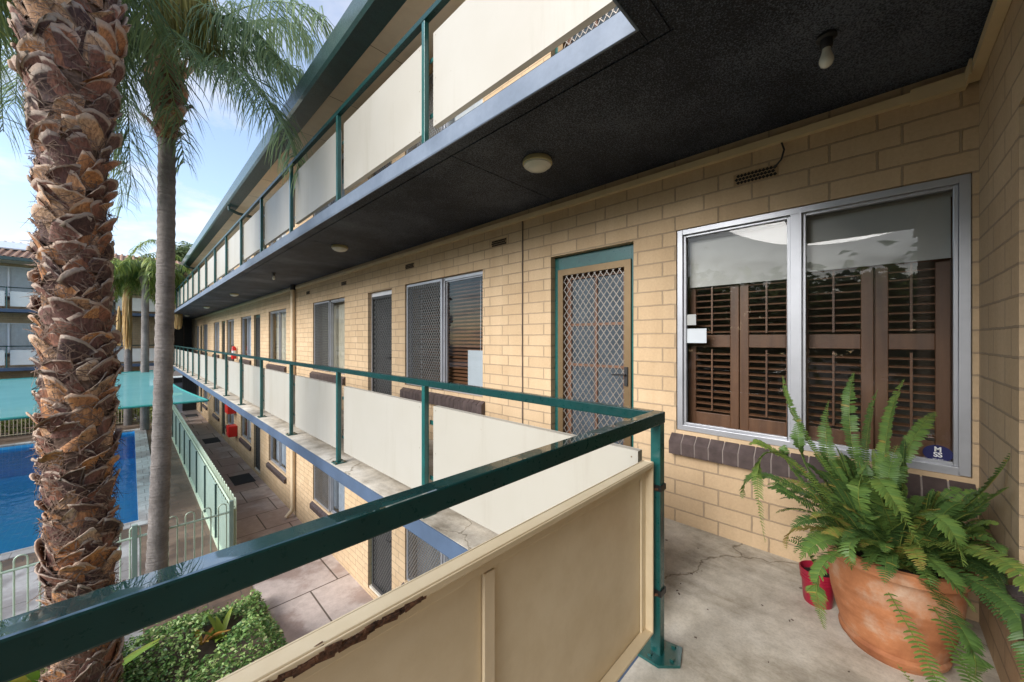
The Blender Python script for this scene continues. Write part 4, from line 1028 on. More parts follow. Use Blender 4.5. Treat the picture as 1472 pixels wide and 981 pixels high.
# ------------------------------------------------------------------ palms
def frond_arrays(V, Fq, T, path, n_leaf, llen, lw, hang, r, side_spread=.6, tint=(.2, .7), seg=3, rach=.018, base_bare=.12, fwd=.35, rach_t=.75):
    """pinnate frond along a polyline path (Bezier-sampled); narrow strap leaflets that droop"""
    path = [Vector(p) for p in path]
    def P(t):
        x = t * (len(path) - 1); i = min(int(x), len(path) - 2); return path[i].lerp(path[i + 1], x - i)
    m = 12; ctr = [P(i / m) for i in range(m + 1)]
    # rachis: 4-sided
    idx0 = len(V)
    for i, c in enumerate(ctr):
        t = (ctr[min(i + 1, m)] - ctr[max(i - 1, 0)]).normalized(); sd_ = t.cross(Vector((0, 0, 1)))
        sd_ = sd_.normalized() if sd_.length > 1e-3 else Vector((1, 0, 0)); up = sd_.cross(t); rr_ = rach * (1 - .8 * i / m)
        for k in range(4):
            a = k * math.pi / 2; V.append(c + (sd_ * math.cos(a) + up * math.sin(a)) * rr_); T.append(rach_t)
    for i in range(m):
        for k in range(4): a = idx0 + i * 4 + k; b = idx0 + i * 4 + (k + 1) % 4; Fq.append((a, b, b + 4, a + 4))
    for j in range(n_leaf):
        tt = base_bare + (1 - base_bare) * (j + r.random() * .6) / n_leaf; tt = min(tt, .995); c = P(tt); t = (P(min(1, tt + .02)) - P(max(0, tt - .02))).normalized()
        sd_ = t.cross(Vector((0, 0, 1))); sd_ = sd_.normalized() if sd_.length > 1e-3 else Vector((1, 0, 0))
        env = math.sin(math.pi * (.12 + .80 * tt)) ** .6
        for s in (-1, 1):
            ll = llen * env * r.uniform(.75, 1.12); d = (sd_ * s * side_spread * r.uniform(.5, 1.4) + t * fwd * r.uniform(.4, 1.6) + Vector((0, 0, r.uniform(-.3, .5)))).normalized()
            q = c.copy(); tn = min(1, max(0, r.uniform(*tint))); base = len(V); wd = d.cross(Vector((0, 0, 1))); wd = wd.normalized() if wd.length > .01 else t
            wd = (wd + Vector((r.uniform(-.4, .4), r.uniform(-.4, .4), r.uniform(-.5, .5)))).normalized()
            for k in range(seg + 1):
                f = k / seg; w_ = lw * (1 - f ** 1.6) * (.55 + .45 * min(1, f * 5)) + .0012
                V.append(q + wd * w_ / 2); V.append(q - wd * w_ / 2); T.append(tn); T.append(tn)
                d = (d + Vector((0, 0, -hang * r.uniform(.7, 1.3)))).normalized(); q = q + d * ll / seg
            for k in range(seg): a = base + 2 * k; Fq.append((a, a + 1, a + 3, a + 2))
def arc(p0, az, el, length, droop, n=9):
    """arching path from p0"""
    d = Vector((math.cos(az) * math.cos(el), math.sin(az) * math.cos(el), math.sin(el))); pts = [Vector(p0)]; st = length / n
    for i in range(n):
        d = (d + Vector((0, 0, -droop / n))).normalized(); pts.append(pts[-1] + d * st)
    return pts
VA = math.atan2(F2.y, F2.x)         # azimuth of the view; image-right is VA-90deg
def az_img(deg): return VA + R_(deg)    # 0 = away from camera, -90 = image right, 90 = image left

# --- palm 2: grey ringed trunk, queen palm crown
r = random.Random(11)
b2 = ray(223, 488 + 4.14 * FPX / 5.7, 5.7); t2 = ray(240, 190, 5.7)
palm2 = thing('palm_tree', 'tall palm with smooth grey ringed trunk, left of the building roof', 'palm tree', (b2.x, b2.y, G), 'palm trees')
mb = MB(); pts = []; rs = []; n = 90
for i in range(n + 1):
    f = i / n; p = Vector((b2.x, b2.y, G)).lerp(t2, f); p.x += .03 * math.sin(f * 3.1); ring = .006 * (1 if i % 2 else -1)
    pts.append(p); rs.append(.120 - .018 * f + ring * .7 + (.04 * math.exp(-f * 14)))
mb.tube(pts, rs, 'grey_palm_bark', 22, False); mb.obj('trunk', palm2, smooth=True)
# leaf-base bulb
def boots(name, parent, centre_at, radius_at, z0, z1, rows, per, w_, h_, flare, mat='palm_boot', seed=5, tint=(0, 1), loc=None, wid_var=.25, hfun=None):
    r = random.Random(seed); V, Fq, T, UV = [], [], [], []
    golden = R_(360 / per * .5)
    for row in range(rows):
        f = row / (rows - 1); zc_ = z0 + (z1 - z0) * f
        for k in range(per):
            a = 2 * math.pi * k / per + golden * (row % 2) + row * .11 + r.uniform(-.12, .12); z = zc_ + r.uniform(-.03, .03)
            w2_ = w_ * r.uniform(1 - wid_var, 1 + wid_var); hh = h_ * r.uniform(.7, 1.25) * (hfun(f) if hfun else 1); fl_ = flare * r.uniform(.5, 1.7) * (hfun(f) if hfun else 1); R0 = radius_at(z); sk = r.uniform(-.7, .7); tn = r.uniform(*tint)
            tw = r.uniform(-.35, .35); tipw = r.uniform(.5, .95); n1, n2 = 6, 6; base = len(V); c = centre_at(z); th = .012
            bend = r.uniform(-.6, .9); slant = r.uniform(-.16, .16)
            grid = []
            for j in range(n2 + 1):
                v = j / n2; ww = w2_ * (1 - (1 - tipw) * v ** 1.3)
                for i in range(n1 + 1):
                    u = i / n1 - .5; cross = (1 - (2 * u) ** 2); jag = (slant * u + r.uniform(-.012, .012) if j == n2 else slant * u * v)
                    aa = a + (u * ww + sk * hh * v) / R0
                    rad = R0 - .028 + .014 * cross + fl_ * v ** 1.5 + bend * .05 * v * v + tw * u * v * .12
                    grid.append((Vector((c.x + rad * math.cos(aa), c.y + rad * math.sin(aa), z + hh * v - .04 * abs(u * 2) ** 2 * v * hh / .2 + jag)), (i / n1, v), Vector((math.cos(aa), math.sin(aa), 0))))
            for p, uv, nr_ in grid: V.append(p); UV.append(uv); T.append(tn)
            for p, uv, nr_ in grid: V.append(p - nr_ * th); UV.append(uv); T.append(tn)
            K = (n1 + 1) * (n2 + 1)
            for j in range(n2):
                for i in range(n1):
                    q = base + j * (n1 + 1) + i; Fq.append((q, q + 1, q + n1 + 2, q + n1 + 1)); Fq.append((q + K, q + K + n1 + 1, q + K + n1 + 2, q + K + 1))
            for i in range(n1): q = base + n2 * (n1 + 1) + i; Fq.append((q, q + 1, q + 1 + K, q + K))
            for j in range(n2):
                for e in (0, n1): q = base + j * (n1 + 1) + e; Fq.append((q, q + n1 + 1, q + n1 + 1 + K, q + K))
    return arr_obj(name, V, Fq, mat, T, parent, smooth=False, uv=UV)
def fibres(name, parent, centre_at, radius_at, z0, z1, n, seed, mat='palm_fibre', ln=(.08, .30), outw=.08):
    r = random.Random(seed); V, Fq, T = [], [], []
    for i in range(n):
        a = r.uniform(0, 2 * math.pi); z = r.uniform(z0, z1); c = centre_at(z); R0 = radius_at(z) + r.uniform(-.02, .03)
        p = Vector((c.x + R0 * math.cos(a), c.y + R0 * math.sin(a), z)); tang = Vector((-math.sin(a), math.cos(a), 0)); rad = Vector((math.cos(a), math.sin(a), 0))
        d = (tang * r.uniform(-1, 1) + rad * r.uniform(-.25, .05) + Vector((0, 0, r.uniform(-.6, 1)))).normalized(); l_ = r.uniform(*ln); w_ = r.uniform(.002, .006); sd_ = d.cross(rad).normalized() * w_
        base = len(V); cv = (tang * r.uniform(-1, 1) - rad * .5 + Vector((0, 0, r.uniform(-1, .4)))) * .3
        for k in range(4): q = p + d * l_ * k / 3 + cv * l_ * (k / 3) ** 2; V += [q + sd_ * (1 - k / 4), q - sd_ * (1 - k / 4)]; T += [.5, .5]
        for k in range(3): q = base + 2 * k; Fq.append((q, q + 1, q + 3, q + 2))
    return arr_obj(name, V, Fq, mat, T, parent)
c2 = lambda z: t2 + Vector((.0, 0, 0))
boots('leaf_bases', palm2, c2, lambda z: .13 + .06 * min(1, max(0, z - 4.35) / .4), 4.35, 5.35, 7, 6, .24, .34, .08, seed=21, tint=(.5, 1))
fibres('fibre', palm2, c2, lambda z: .16, 4.35, 5.3, 500, 22, ln=(.1, .35))
mb = MB(); mb.tube([t2 - Vector((0, 0, .05)), t2 + Vector((0, 0, .5)), t2 + Vector((0, 0, 2.0))], [.11, .14, .1], 'palm_fibre', 14); mb.obj('crown_core', palm2, smooth=True)
V, Fq, T = [], [], []
cr = t2 + Vector((0, 0, 1.15))
def img_path(pts): return [ray(*p) for p in pts]
def bez(P, n=10):
    P = [Vector(p) for p in P]
    out_ = []
    for i in range(n + 1):
        t = i / n; Q = P[:]
        while len(Q) > 1: Q = [a.lerp(b, t) for a, b in zip(Q, Q[1:])]
        out_.append(Q[0])
    return out_
F_ = lambda pts, **k: frond_arrays(V, Fq, T, bez(img_path(pts)), k.pop('n', 110), k.pop('ll', .95), k.pop('lw', .017), k.pop('hang', .75), r, **k)
F_([(250, 85, 5.5), (330, 60, 5.3), (395, 120, 5.1), (432, 245, 5.0)], n=115, ll=1.0, lw=.022)
F_([(262, 70, 5.5), (310, 25, 5.4), (390, -30, 5.2), (470, 25, 5.0)], n=115, ll=1.05, lw=.022)
F_([(262, 80, 5.7), (330, 70, 5.9), (430, 60, 6.1), (462, 150, 6.3)], n=130, ll=.95, lw=.022)
F_([(255, 75, 5.6), (330, 40, 6.2), (400, 0, 7.0), (450, 60, 7.4)], n=130, ll=.95, lw=.022)
F_([(258, 60, 5.5), (300, 0, 5.6), (360, 10, 5.5), (410, 100, 5.4)], n=130, ll=.9, lw=.022)
F_([(235, 70, 5.6), (200, 30, 5.4), (165, 20, 5.2), (140, 110, 5.0)], n=100, ll=.9)
F_([(230, 60, 5.9), (190, 10, 6.3), (150, 10, 6.6), (120, 120, 6.8)], n=100, ll=.9)
F_([(240, 50, 5.4), (240, 30, 5.0), (262, 50, 4.7), (285, 90, 4.5)], n=60, ll=.55)
for i in range(8):
    frond_arrays(V, Fq, T, arc(cr + Vector((0, 0, .9 + .7 * r.random())), VA + R_(r.uniform(20, 200)), r.uniform(.9, 1.4), r.uniform(2.0, 2.7), r.uniform(.9, 1.5)), 70, .7, .018, .7, r)
arr_obj('crown', V, Fq, 'palm_leaf', T, palm2)
V, Fq, T = [], [], []
top = ray(262, -40, 5.25)
for i in range(330):
    a = r.uniform(0, 6.28); rr_ = r.uniform(.02, .42) ; p = top + Vector((math.cos(a) * rr_ * .45, math.sin(a) * rr_ * .45, r.uniform(-.1, .5))); q = top + Vector((math.cos(a) * rr_, math.sin(a) * rr_, r.uniform(-.95, -.45) - .3)) + S2 * .12 * r.random()
    base = len(V); tn = r.random(); cols = 5
    for k in range(cols + 1):
        f = k / cols; c = p.lerp(q, f) + Vector((math.cos(a), math.sin(a), 0)) * .10 * math.sin(math.pi * f) + Vector((r.uniform(-1, 1), r.uniform(-1, 1), 0)) * .006; V += [c + S2 * .007, c - S2 * .007]; T += [tn, tn]
    for k in range(cols): b = base + 2 * k; Fq.append((b, b + 1, b + 3, b + 2))
arr_obj('flower_strands', V, Fq, 'seed_strands', T, palm2)

# --- palm 1: big trunk clothed in old leaf boots
p1b = ray(120, 981, 3.25); p1t = ray(101, 0, 3.2)
def c1(z):
    f = (z - p1b.z) / (p1t.z - p1b.z); return Vector((p1b.x + (p1t.x - p1b.x) * f, p1b.y + (p1t.y - p1b.y) * f, z))
def r1(z): return .208 + .008 * math.sin(z * 2.1) + .075 * max(0, min(1, (z - 2.7) / 1.4))
base1 = c1(G)
palm1 = thing('palm_tree', 'massive near palm trunk covered in rough brown leaf stubs', 'palm tree', (base1.x, base1.y, G), 'palm trees')
mb = MB(); mb.tube([c1(z) for z in np.linspace(G, 5.4, 24)], [r1(z) - .035 for z in np.linspace(G, 5.4, 24)], 'palm_fibre', 20); mb.obj('trunk', palm1, smooth=True)
hf = lambda f: .80 + .15 * f + (.85 * ((f - .62) / .38) if f > .62 else 0)
boots('leaf_stubs', palm1, c1, r1, G, 5.0, 84, 9, .185, .19, .034, seed=5, hfun=hf)
fibres('fibre', palm1, c1, lambda z: r1(z) + .01, G, 4.8, 9500, 9, ln=(.05, .19))
V, Fq, T = [], [], []; r = random.Random(31)
cc = c1(5.0)
for i in range(22):
    az = VA + R_(r.uniform(25, 165))
    frond_arrays(V, Fq, T, arc(cc + Vector((0, 0, r.uniform(0, .6))), az, r.uniform(.5, 1.3), r.uniform(3.0, 4.0), r.uniform(2.2, 3.0)), 110, .75, .026, .75, r, tint=(.1, .7))
F1 = lambda pts, **k: frond_arrays(V, Fq, T, bez(img_path(pts)), k.pop('n', 110), k.pop('ll', .75), k.pop('lw', .020), k.pop('hang', .7), r, **k)
# hanging at the left edge
F1([(60, -250, 3.6), (10, -200, 4.0), (-10, -20, 4.3), (5, 190, 4.4)], n=190, ll=.95, tint=(.2, .9))
F1([(60, -250, 3.2), (20, -230, 3.4), (-40, -60, 3.6), (-60, 120, 3.6)], n=130, ll=.9, tint=(.4, 1))
F1([(60, -200, 4.2), (50, -150, 4.8), (30, 0, 5.2), (22, 150, 5.4)], n=170, ll=.95, tint=(.2, .7))
# hanging behind the trunk on its right
F1([(120, -200, 3.8), (170, -150, 4.6), (182, 60, 5.2), (188, 270, 5.4)], n=190, ll=1.0, side_spread=.3, tint=(.0, .6))
F1([(120, -200, 3.8), (150, -150, 4.8), (160, 80, 5.6), (176, 300, 6.0)], n=150, ll=.8, side_spread=.3, tint=(.2, .8))
arr_obj('crown', V, Fq, 'palm_leaf', T, palm1)

# --- far palms beyond the pool
def far_palm(u, d, label, seed, crown_v=395, hh=.0):
    r = random.Random(seed); b = ray(u, 488 + 4.14 * FPX / d, d); t_ = ray(u + 1, crown_v, d)
    o = thing('palm_tree', label, 'palm tree', (b.x, b.y, G), 'palm trees')
    mb = MB(); n = 26; mb.tube([Vector((b.x, b.y, G)).lerp(t_, i / n) for i in range(n + 1)], [.16 - .04 * i / n + (.006 if i % 2 else 0) for i in range(n + 1)], 'grey_palm_bark', 12, False); mb.obj('trunk', o, smooth=True)
    mb = MB(); mb.tube([t_ - Vector((0, 0, .3)), t_, t_ + Vector((0, 0, .7))], [.14, .22, .12], 'bark_brown', 12); mb.obj('crown_core', o, smooth=True)
    V, Fq, T = [], [], []
    for i in range(24): frond_arrays(V, Fq, T, arc(t_ + Vector((0, 0, .3)), i * 2.4 + r.uniform(-.2, .2), r.uniform(.1, 1.3), r.uniform(1.9, 2.7), r.uniform(1.8, 3.0)), 55, .60, .045, .7, r, rach=.02, tint=(.1, 1))
    arr_obj('crown', V, Fq, 'palm_leaf_yellow', T, o)
    return o, t_
def seed_bunch(o, c, ln, seed, wd=.22):
    r = random.Random(seed); V, Fq, T = [], [], []; wd *= .6
    for i in range(220):
        a = r.uniform(0, 6.28); f0 = r.random(); R0 = wd * r.uniform(.2, 1); p = Vector(c) + Vector((math.cos(a) * R0 * .3, math.sin(a) * R0 * .3, -f0 * ln * .5)); tn = r.random(); base = len(V)
        for k in range(5):
            f = k / 4; q = p + Vector((math.cos(a) * R0 * math.sin(f * 2.2), math.sin(a) * R0 * math.sin(f * 2.2), -f * ln * .5)); V += [q + S2 * .014, q - S2 * .014]; T += [tn, tn]
        for k in range(4): b = base + 2 * k; Fq.append((b, b + 1, b + 3, b + 2))
    arr_obj('seed_bunch', V, Fq, 'seed_orange', T, o)
o3, t3 = far_palm(184, 18.0, 'far palm with hanging orange seed bunch, seen between the two nearer trunks', 41, 392); seed_bunch(o3, ray(183, 400, 17.6), 3.4, 42); seed_bunch(o3, ray(171, 440, 17.6), 1.9, 44, .12)
o4, t4 = far_palm(208, 17.0, 'far palm half hidden behind the grey ringed trunk', 51, 400); seed_bunch(o4, ray(256, 425, 18.6), 1.7, 43, .22)

# ------------------------------------------------------------------ ground cover and plants
def leaf_cloud(name, pts, nrm_up, size, mat, seed, parent=None, loc=None, asp=.55, tint=(0, 1)):
    rs_ = np.random.RandomState(seed); pts = np.asarray(pts); n = len(pts)
    d = rs_.normal(size=(n, 3)); d[:, 2] = np.abs(d[:, 2]) * .3; d /= np.linalg.norm(d, axis=1)[:, None]
    nn = rs_.normal(size=(n, 3)) * .55 + np.array([0, 0, nrm_up]); s = np.cross(d, nn); s /= np.linalg.norm(s, axis=1)[:, None] + 1e-9
    L_ = size * rs_.uniform(.6, 1.3, (n, 1)); W_ = L_ * asp
    up = np.cross(s, d) * L_ * .18
    V = np.stack([pts - d * L_ / 2, pts + s * W_ / 2 + up, pts + d * L_ / 2, pts - s * W_ / 2 + up], 1).reshape(-1, 3)
    Fq = np.arange(n * 4).reshape(n, 4); T = np.repeat(np.clip(rs_.uniform(*tint, n) , 0, 1), 4)
    return arr_obj(name, V, Fq, mat, T, parent)
rs_ = np.random.RandomState(2)
N = 130000
x = rs_.uniform(-6.5, 1.42, N); y = rs_.uniform(.8, 6.95, N)
hgt = .27 + .14 * np.sin(x * 2.3 + 1) * np.sin(y * 1.9) + .10 * np.sin(x * 5.1 + y * 3.7) + .05 * np.sin(y * 7.3 - x * 2.2)
edge = np.clip(np.minimum(1.42 - x, 6.95 - y) / .3, 0, 1) ** .6; hgt = hgt * (.25 + .75 * edge) + .03
bare = ray(318, 895, 4.95); dd = np.hypot((x - bare.x) * .8 + (y - bare.y) * .6, ((y - bare.y) * .8 - (x - bare.x) * .6) * 2.2)
z = G + hgt + rs_.uniform(-.10, .03, N) + .10 * rs_.rand(N) ** 8; keep = (dd > .42 * (1 + .3 * np.sin(9 * x))) & (np.hypot(x - base1.x, y - base1.y) > .34) & (rs_.rand(N) > .0)
pts = np.stack([x, y, z], 1)[keep]
gc = leaf_cloud('groundcover', pts, .9, .055, 'groundcover_leaf', 3); struct(gc, 'dense green ground cover in the courtyard bed', 'ground cover', 'stuff')
mb = MB(); n = 60; xs = np.linspace(-6.5, 1.42, n); ys = np.linspace(.8, 6.95, 50)
mb.box(1.42 - .012, 1.425, .8, 6.97, G - .02, G + .03, 'coping_tiles'); 
for x_ in range(1): mb.face([(-6.5, .8, G + .03), (1.40, .8, G + .03), (1.40, 6.95, G + .03), (-6.5, 6.95, G + .03)], 'courtyard_soil')
struct(mb.obj('garden_bed'))
def strap_plant(p, n, ln, wd, seed, label, tint=(0, 1), mat='strap_leaf'):
    r = random.Random(seed); V, Fq, T = [], [], []
    for i in range(n):
        a = r.uniform(0, 6.28); el = r.uniform(.6, 1.45); P = arc(Vector(p), a, el, ln * r.uniform(.6, 1.1), r.uniform(.5, 1.8), 6); tn = r.uniform(*tint); base = len(V)
        sd_ = Vector((-math.sin(a), math.cos(a), 0))
        for k, q in enumerate(P): w_ = wd * math.sin(math.pi * min(.97, (k + .8) / 7)) ; V += [q + sd_ * w_ / 2, q + Vector((0, 0, -.15 * w_)), q - sd_ * w_ / 2]; T += [tn] * 3
        for k in range(6):
            b = base + 3 * k
            Fq.append((b, b + 1, b + 4, b + 3)); Fq.append((b + 1, b + 2, b + 5, b + 4))
    return tag(arr_obj('broadleaf_plant', V, Fq, mat, T), label, 'plant', 'broadleaf plants in the bed')
q = ray(318, 885, 5.0); strap_plant((q.x, q.y, G + .1), 9, .42, .07, 61, 'small lime green sprout on the bare patch of the bed', (.3, .9))
q = ray(290, 905, 4.9); strap_plant((q.x, q.y, G + .12), 7, .34, .06, 62, 'withered red-brown plant beside the lime sprout', (.95, 1))
for i, (u, v, d) in enumerate(((20, 975, 3.9), (55, 965, 4.3), (-20, 1000, 3.6), (90, 1010, 4.0))):
    q = ray(u, v, d); strap_plant((q.x, q.y, G + .1), 26, .95, .12, 70 + i, ['broad yellow-green leaves left of the near palm base, at the frame edge', 'broad green leaves close against the near palm base', 'large broadleaf clump beyond the lower left corner', 'broadleaf clump in front of the near palm base'][i], (.1, 1))
# hedge beyond the pool, shrub by the fence
pts = np.stack([rs_.uniform(-13, .9, 9000), rs_.uniform(26.3, 27.2, 9000), G + rs_.uniform(0, 1, 9000) ** .7 * (1.0 + .25 * np.sin(rs_.uniform(0, 6, 9000)))], 1)
tag(leaf_cloud('hedge', pts, .5, .13, 'hedge_leaf', 5), 'yellow-green hedge behind the far pool fence', 'hedge')
# yellow bollard-like plants in pots? small shrub at fence end
pts = rs_.normal(size=(1500, 3)) * [.28, .28, .3] + [1.0, 24.9, G + .55]; tag(leaf_cloud('shrub', pts, .5, .09, 'hedge_leaf', 6), 'small bright shrub at the far end of the mint fence', 'shrub')

# gum tree behind
def far_tree(p, h, R, label, seed, n=9000, mat='gum_leaf', leaf=.34):
    r = random.Random(seed); o = thing('gum_tree', label, 'tree', (p[0], p[1], G), 'trees beyond the complex'); mb = MB(); base = Vector((p[0], p[1], G)); top_ = base + Vector((0, 0, h * .55)); cl = []
    mb.tube([base, base + Vector((.1, 0, h * .3)), top_], [.35, .28, .18], 'bark_brown', 10)
    for i in range(13):
        a = r.uniform(0, 6.28); e = r.uniform(.1, 1.4); l_ = R * r.uniform(.5, 1.0); q = top_ + Vector((math.cos(a) * math.cos(e) * l_, math.sin(a) * math.cos(e) * l_, math.sin(e) * h * .42 - .5)); mb.tube([top_ - Vector((0, 0, r.uniform(0, 1.5))), top_.lerp(q, .5) + Vector((0, 0, .3)), q], [.12, .07, .03], 'bark_brown', 6); cl.append((q, R * r.uniform(.22, .42)))
    mb.obj('trunk', o, smooth=True)
    rs2 = np.random.RandomState(seed); P = []
    for i in range(n):
        q, rr_ = cl[rs2.randint(len(cl))]; v = rs2.normal(size=3); v /= np.linalg.norm(v); P.append(np.array(q) + v * rr_ * rs2.uniform(.3, 1.05) * [1, 1, .7])
    leaf_cloud('crown', P, .4, leaf, mat, seed, o, asp=.4)
    return o
q = ray(268, 488, 44); far_tree((q.x, q.y), 15.5, 4.6, 'gum tree rising behind the far end of the roof', 81, 14000)
q = ray(226, 488, 52); far_tree((q.x, q.y), 13.5, 4.5, 'gum tree partly hidden behind the grey palm trunk', 82, 8000)
for i, (u, d, hh) in enumerate(((60, 70, 9), (140, 66, 9.5), (-30, 75, 9))):
    q = ray(u, 488, d); far_tree((q.x, q.y), hh, 5, ['low distant tree behind the left roof', 'low distant tree behind the near palm trunk', 'low distant tree past the left edge'][i], 90 + i, 5000)

P_ = []  # unseen trees, added so the near window panes have something to mirror
for i in range(40):
    c_ = np.array([-36 + 6 * math.sin(i * 2.1), -18 + i * 1.15, G + 2 + 5.5 * abs(math.sin(i * 1.7))]); P_ += list(c_ + rs_.normal(size=(500, 3)) * [1.5, 1.5, 1.3])
struct(leaf_cloud('mirrored_wood', P_, .4, .95, 'palm_leaf', 121), 'unseen belt of trees added to the west to fill the window reflections', 'trees', 'stuff')
# parked car beyond the passage
def car(x, y):
    o = thing('parked_car', 'grey car parked beyond the passage under the far walkway', 'car', (x, y, G)); z = G + .01
    prof = [(-2.1, .35), (-2.15, .75), (-1.9, .92), (-1.0, 1.0), (-.4, 1.42), (.9, 1.45), (1.55, 1.05), (2.05, .95), (2.15, .7), (2.1, .35)]
    mb = MB()
    for s in (-1, 1):
        mb.face([(x + a, y + s * (.86 if b < 1.05 else .72), z + b) for a, b in (prof if s > 0 else prof[::-1])], 'car_paint')
    for (a, b), (c, d) in zip(prof, prof[1:] + prof[:1]):
        w0, w1 = (.86 if b < 1.05 else .72), (.86 if d < 1.05 else .72); mb.face([(x + a, y - w0, z + b), (x + c, y - w1, z + d), (x + c, y + w1, z + d), (x + a, y + w0, z + b)], 'car_paint')
    mb.obj('body', o, smooth=False, bevel=.03)
    mb = MB()
    mb.face([(x - .9, y - .80, z + 1.05), (x + 1.4, y - .80, z + 1.08), (x + .85, y - .76, z + 1.38), (x - .4, y - .76, z + 1.36)], 'black_plastic'); mb.obj('side_window', o)
    for a in (-1.3, 1.35):
        for s in (-1, 1):
            mb = MB(); mb.tube([(x + a, y + s * .70, z + .31), (x + a, y + s * .88, z + .31)], .31, 'tyre', 20); wh = mb.obj('wheel', o); mb = MB(); mb.tube([(x + a, y + s * .87, z + .31), (x + a, y + s * .90, z + .31)], .19, 'aluminium', 14); mb.obj('rim', wh)
    return o
car(2.2, 36.0)

# ------------------------------------------------------------------ potted fern
PC = Vector((2.235, -.045, 0))
pot = thing('terracotta_pot', 'large weathered terracotta pot on the walkway below the shuttered window', 'plant pot', PC)
MB().lathe([(0, .012), (.135, .012), (.142, .0), (.150, .012), (.165, .03), (.168, .045), (.160, .058), (.178, .12), (.196, .20), (.203, .28), (.205, .345), (.212, .362), (.224, .372), (.228, .395), (.222, .412), (.208, .416), (.198, .405), (.192, .37), (.188, .34)], PC, 'terracotta', 64).obj('body', pot, smooth=True)
MB().lathe([(0, .372), (.1, .368), (.19, .355)], PC, 'potting_soil', 40).obj('soil', pot, smooth=True)
RPc = Vector((2.36, .205, 0))
rp = thing('red_pot', 'small ribbed red pot on the floor behind the terracotta pot', 'plant pot', RPc)
MB().lathe([(0, .004), (.052, .004), (.055, .0), (.058, .01), (.064, .10), (.066, .11), (.070, .112), (.070, .121), (.0665, .124), (.071, .127), (.071, .136), (.0675, .139), (.073, .142), (.074, .160), (.070, .163), (.066, .158), (.064, .12)], RPc, 'red_plastic', 40).obj('body', rp, smooth=True)
MB().lathe([(0, .135), (.065, .13)], RPc, 'potting_soil', 24).obj('soil', rp)

def fern_frond(V, Fq, T, path, n, wd, r, tn0, brown=False):
    path = bez(path, 16); m = len(path) - 1
    def P(t): x = t * m; i = min(int(x), m - 1); return path[i].lerp(path[i + 1], x - i)
    idx0 = len(V)
    for i, c in enumerate(path):
        t = (path[min(i + 1, m)] - path[max(i - 1, 0)]).normalized(); sd_ = t.cross(Vector((.2, .1, 1))).normalized(); up = sd_.cross(t); rr_ = .0022 * (1 - .6 * i / m)
        for k in range(3): a = k * 2.09; V.append(c + (sd_ * math.cos(a) + up * math.sin(a)) * rr_); T.append(.93 if r.random() < .3 else .75)
    for i in range(m):
        for k in range(3): a = idx0 + i * 3 + k; b = idx0 + i * 3 + (k + 1) % 3; Fq.append((a, b, b + 3, a + 3))
    roll = r.uniform(-.9, .9)
    for j in range(n):
        tt = .06 + .94 * j / n; c = P(tt); t = (P(min(1, tt + .02)) - P(max(0, tt - .02))).normalized()
        sd0 = t.cross(Vector((.05, .03, 1))); sd0 = sd0.normalized() if sd0.length > 1e-3 else Vector((1, 0, 0)); up = sd0.cross(t).normalized()
        env = min(1, .35 + tt * 3.2) * min(1, (1.02 - tt) * 4.5) ** .7
        for s in (-1, 1):
            ll = wd * env * r.uniform(.82, 1.1)
            if r.random() < .03: continue
            d = (sd0 * s * math.cos(roll * s) + up * (.30 + roll * s * .5 + r.uniform(-.12, .12)) + t * .22).normalized(); hw = ll * .118 + .0008; nn = t
            tn = tn0 + r.uniform(-.12, .12) + (.25 * max(0, tt - .7) if not brown else .4)
            if r.random() < .012: tn = 1
            tn = min(1, max(0, tn)); base = len(V); dn = Vector((0, 0, -1)) * ll
            for f, w_ in ((0, .75), (.4, 1.05), (.8, .75), (1.0, .15)):
                q = c + d * ll * f + dn * (.16 + .2 * abs(roll)) * f * f + t * ll * .12 * f * f; V += [q + nn * hw * w_, q + up * .0012, q - nn * hw * w_]; T += [tn, tn * .85, tn]
            for k in range(3): b = base + 3 * k; Fq.append((b, b + 1, b + 4, b + 3)); Fq.append((b + 1, b + 2, b + 5, b + 4))
def proj(p):
    d = p.x * F2.x + p.y * F2.y; return (736 + FPX * (p.x * S2.x + p.y * S2.y) / d, 488 - FPX * (p.z - CAMZ) / d)
V, Fq, T = [], [], []; r = random.Random(77)
soil = PC + Vector((0, 0, .37)); dC = soil.x * F2.x + soil.y * F2.y
def ff(end, mid, wd=.030, n=None, tn=.5, brown=False, off=(0, 0)):
    """frond from the pot through image point mid (u,v,depth) to end"""
    a = soil + Vector((r.uniform(-.08, .08), r.uniform(-.08, .08), 0)); e = ray(*end); mdl = ray(*mid); ctrl = mdl * 2 - (a + e) / 2
    ln = (mdl - a).length + (e - mdl).length
    fern_frond(V, Fq, T, [a, ctrl, e], n or max(20, int(ln / .0108)), wd, r, tn, brown)
# fronds read off the photograph (end, middle)
ff((1125, 540, 1.75), (1165, 640, 1.7), .030, tn=.6); ff((1068, 718, 1.72), (1120, 690, 1.65), .036); ff((1100, 780, 1.66), (1110, 650, 1.62), .026, tn=.7)
ff((1185, 905, 1.36), (1195, 800, 1.36), .034, tn=.62); ff((1150, 805, 1.40), (1200, 775, 1.42), .040, tn=.6); ff((1228, 535, 1.75), (1225, 640, 1.7), .034); ff((1192, 575, 1.75), (1195, 680, 1.7), .034)
ff((1300, 545, 1.72), (1272, 650, 1.66), .038, tn=.65); ff((1345, 592, 1.7), (1296, 665, 1.62), .034, tn=.6); ff((1262, 560, 1.8), (1245, 650, 1.75), .030)
ff((1455, 650, 1.30), (1372, 740, 1.42), .040, tn=.45); ff((1450, 700, 1.25), (1380, 745, 1.38), .034, tn=.5); ff((1472, 985, 1.05), (1425, 850, 1.18), .036, tn=.4); ff((1500, 880, 1.0), (1400, 790, 1.2), .036, tn=.80)
